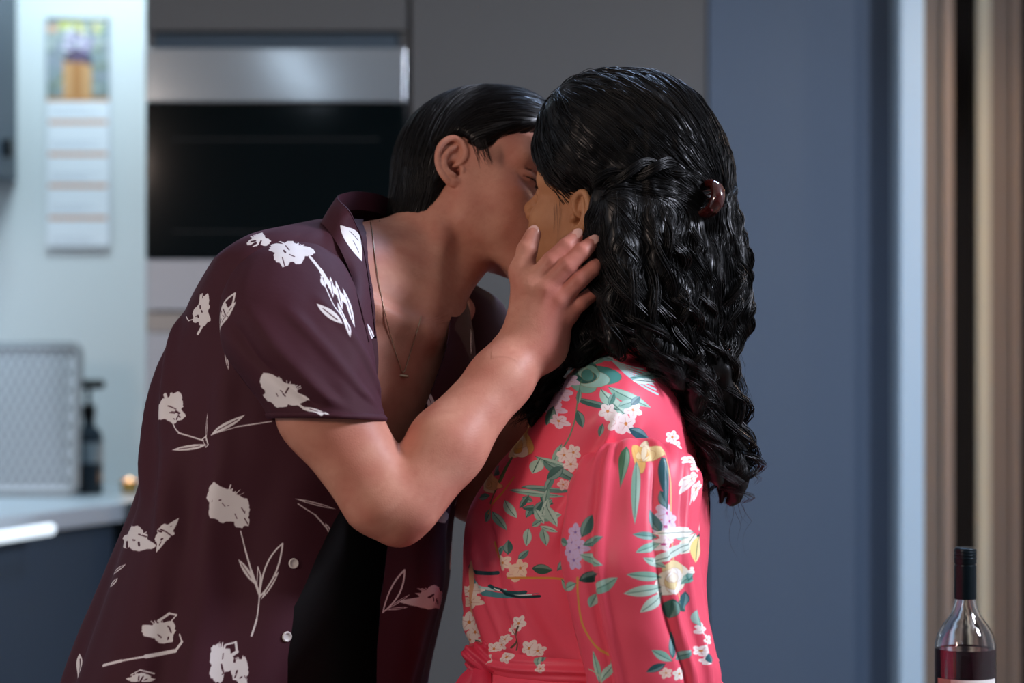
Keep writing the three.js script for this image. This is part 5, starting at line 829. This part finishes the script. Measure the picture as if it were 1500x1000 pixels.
  S(832, 672, (x) => { for (const [a, b] of [[-6, -6], [8, -10], [4, 8]]) flower(x, a, b, 11, '#f4e4de'); leaf(x, -6, 12, 30, 2.5, 10, leafCol[2]); leaf(x, 14, 10, 28, 1.5, 6, leafCol[1]); leaf(x, 0, 30, 12, 1.3, 5, '#f4e4de'); flower(x, -8, 36, 7, '#f0d6d0'); });
  S(904, 606, (x) => { for (const [a, b] of [[-14, -4], [0, 12], [24, -6], [12, 14]]) flower(x, a, b, 13, '#f7eae6'); leaf(x, 2, -12, 28, -0.3, 9, '#8fbdb0'); leaf(x, -12, -14, 22, -1.2, 7, leafCol[0]); leaf(x, 16, 20, 30, 0.45, 8, '#2b5a6a'); leaf(x, 22, -14, 22, -0.7, 7, '#3a6f78'); leaf(x, -20, 14, 16, 1.7, 5, leafCol[0]); });
  S(940, 662, (x) => { rose(x, 2, 0, 44, 26, ['#f6d9a0', '#f0bf72', '#fbeccb']); leaf(x, -24, -6, 32, 1.7, 10, '#4f7f5f'); leaf(x, -8, 10, 30, 1.4, 8, leafCol[1]); leaf(x, 28, 6, 28, 1.1, 9, '#33606a'); stem(x, [[30, 0], [48, 20], [58, 50], [60, 74]], '#f0c08a', 3); });
  S(985, 640, (x) => { flower(x, 0, 0, 9, '#f7eae6'); flower(x, 4, 14, 9, '#f7eae6'); flower(x, 8, 28, 8, '#f2e2d8'); leaf(x, 8, 40, 20, 1.7, 6, leafCol[2]); });
  S(1016, 690, (x) => { for (let i = 0; i < 4; i++) flower(x, -2 + (i % 2) * 6, -20 + i * 14, 7, '#f7eae6'); leaf(x, 6, -30, 18, -1.2, 5, leafCol[1]); });
  S(975, 775, (x) => { for (const [a, b] of [[2, -22], [10, -12], [0, -4], [10, 6], [4, 16], [-2, 24]]) flower(x, a, b, 12, b < 0 ? '#e3d3ea' : '#f3e6e8', '#c04f86'); leaf(x, -4, 4, 34, -2.0, 8, '#3f7478'); leaf(x, -6, 12, 32, 3.3, 8, '#6fa39c'); leaf(x, -4, 22, 34, 2.7, 9, '#8cc0b0'); leaf(x, 16, 10, 30, 0.2, 8, '#a9cfc0'); leaf(x, 2, -26, 24, -1.9, 6, '#2f6068'); });
  S(986, 845, (x) => { rose(x, 0, 0, 38, 60, ['#f6ecd8', '#f7f2ea', '#f0dca8', '#f9f4ee']); leaf(x, -14, -16, 32, 3.6, 8, '#a4cdbd'); leaf(x, -14, 0, 44, 3.2, 9, '#8fbfae'); leaf(x, -12, 14, 48, 2.9, 10, '#b4d6c8'); leaf(x, -10, 22, 40, 2.3, 10, '#c4e0d2'); leaf(x, 0, 30, 30, 1.5, 12, '#3a6f64'); leaf(x, 16, 10, 30, -0.7, 8, '#7fb0a0'); leaf(x, 8, 34, 24, 0.7, 9, '#2f5b55'); });
  S(1016, 790, (x) => { leaf(x, 2, -10, 34, 2.0, 10, '#f3ecd8'); leaf(x, 6, -6, 40, 1.7, 9, '#f3d78a'); leaf(x, 0, -12, 30, 3.0, 9, '#f5efe4'); leaf(x, 6, -14, 26, -0.8, 8, '#f7f2ea'); leaf(x, -6, 4, 36, 2.3, 7, '#d6e6da'); });
  S(1008, 860, (x) => { leaf(x, 0, -10, 22, -1.1, 7, '#4f8f88'); leaf(x, -2, 6, 26, 1.8, 7, '#2f6068'); flower(x, 6, -24, 7, '#f5efe4'); });
  S(884, 853, (x) => { leaf(x, -18, 16, 44, -0.55, 11, '#8fc0b0'); leaf(x, -18, 16, 22, 1.9, 7, '#8fc0b0'); });
  S(846, 800, (x) => { for (const [a, b] of [[-4, -22], [-8, -6], [-12, 8], [-6, 20], [2, 2]]) flower(x, a, b, 12, '#cdb6dc', '#8a6fb0'); leaf(x, 6, -14, 32, -1.2, 9, leafCol[2]); leaf(x, 8, -2, 32, -0.4, 9, leafCol[0]); leaf(x, 4, 12, 34, 0.4, 9, leafCol[1]); leaf(x, -16, -4, 28, 3.4, 9, leafCol[0]); });
  S(846, 850, (x) => { leaf(x, 2, 0, 26, -0.4, 10, '#24443f'); leaf(x, -2, 4, 28, 2.8, 8, leafCol[1]); stem(x, [[0, -4], [-2, 50], [14, 96], [40, 130]], '#d99a4a', 3); });
  S(722, 856, (x) => { x.fillStyle = '#4f8f96'; x.beginPath(); x.moveTo(-36, -46); x.quadraticCurveTo(-34, -10, -20, 0); x.quadraticCurveTo(0, 18, 52, 14); x.quadraticCurveTo(14, 26, -12, 16); x.quadraticCurveTo(-34, 10, -36, -46); x.fill(); for (const [c, a, b, w] of [['#1f4a50', -30, -20, 5], ['#bfe0dc', -16, 4, 4], ['#24565c', 4, 8, 5], ['#e8f2ee', 10, 12, 2], ['#163a40', 18, 15, 4]]) { x.strokeStyle = c; x.lineWidth = w; x.beginPath(); x.moveTo(a - 8, b - 6); x.quadraticCurveTo(a + 10, b + 6, a + 34, b + 4); x.stroke(); } });
  S(748, 832, (x) => { flower(x, -10, -8, 11, '#f7e0cc'); flower(x, 6, 8, 11, '#f5d3b8'); leaf(x, -20, -14, 24, -1.1, 6, leafCol[0]); leaf(x, -4, -20, 24, -1.6, 7, leafCol[2]); leaf(x, 8, -12, 20, -0.8, 6, leafCol[0]); stem(x, [[-30, -40], [-28, -20], [-16, -6]], '#d9943f', 2); });
  S(785, 838, (x) => { flower(x, -24, -6, 12, '#f7dcc0'); leaf(x, -6, -6, 30, 0.1, 9, '#335b48'); stem(x, [[-40, 8], [0, 8], [30, 8], [54, 14]], '#d9943f', 3); leaf(x, 30, -2, 28, -0.9, 7, leafCol[0]); leaf(x, 36, 10, 34, 0.9, 8, leafCol[1]); });
  S(688, 880, (x) => { flower(x, 0, -14, 9, '#f5e6dc'); flower(x, 2, 2, 9, '#f2dccc'); stem(x, [[-4, -50], [2, -20], [0, 20]], '#e9b08a', 3); });
  S(692, 928, (x) => { for (const [a, b] of [[-4, -14], [4, -2], [-4, 8], [6, 16]]) flower(x, a, b, 11, '#f5ebe4'); leaf(x, 4, 8, 16, 0.8, 5, leafCol[5]); });
  S(758, 938, (x) => { for (const [a, b, r] of [[2, -22, 9], [-10, -14, 7], [-18, -2, 6], [-24, 6, 8], [-34, 12, 10], [20, 10, 11], [30, 14, 9]]) flower(x, a, b, r, '#f5e9e2'); stem(x, [[-10, 10], [-2, -6], [2, -18]], '#5a4a3a', 2.6); stem(x, [[-4, 14], [-4, -4], [-12, -12]], '#5a4a3a', 2); });
  S(742, 962, (x) => { flower(x, 0, 0, 9, '#f5ebe4'); leaf(x, 44, -8, 16, 1.3, 6, leafCol[0]); flower(x, -30, 4, 8, '#f3e3dd'); }); S(790, 966, (x) => { leaf(x, -4, -10, 22, 1.4, 7, leafCol[1]); flower(x, 4, 12, 7, '#f3e3dd'); });
  S(878, 975, (x) => { leaf(x, 0, 26, 50, -1.75, 7, '#9cc9b4'); leaf(x, 2, 26, 38, -1.15, 7, '#a9d2bf'); stem(x, [[-22, 6], [0, 12], [4, 30]], '#b9c9a8', 2); });
  S(985, 968, (x) => { leaf(x, 0, 0, 34, 3.6, 8, '#8cc0b0'); leaf(x, 0, -4, 34, -1.5, 9, '#3f7478'); leaf(x, 4, -2, 30, -0.4, 8, '#6fa39c'); leaf(x, -10, 4, 30, 2.6, 8, '#2f6068'); flower(x, 12, 22, 10, '#f5efe4'); flower(x, -8, 20, 9, '#f3d6c8'); });
  S(1030, 945, (x) => { for (let i = 0; i < 4; i++) flower(x, (i % 2) * 8, -22 + i * 15, 8, '#f7eee8'); leaf(x, -4, -26, 22, -1.8, 6, '#8cc0b0'); leaf(x, 6, 10, 24, 1.2, 7, '#2f6068'); });
  for (const m of [dress, sleeveB, sleeveB2, sash]) finishPrint(m);
}
personB.position.set(0.15, 0, -0.015); settle(personB, personB.position);
scene.updateMatrixWorld(true);
renderer.render(scene, camera);
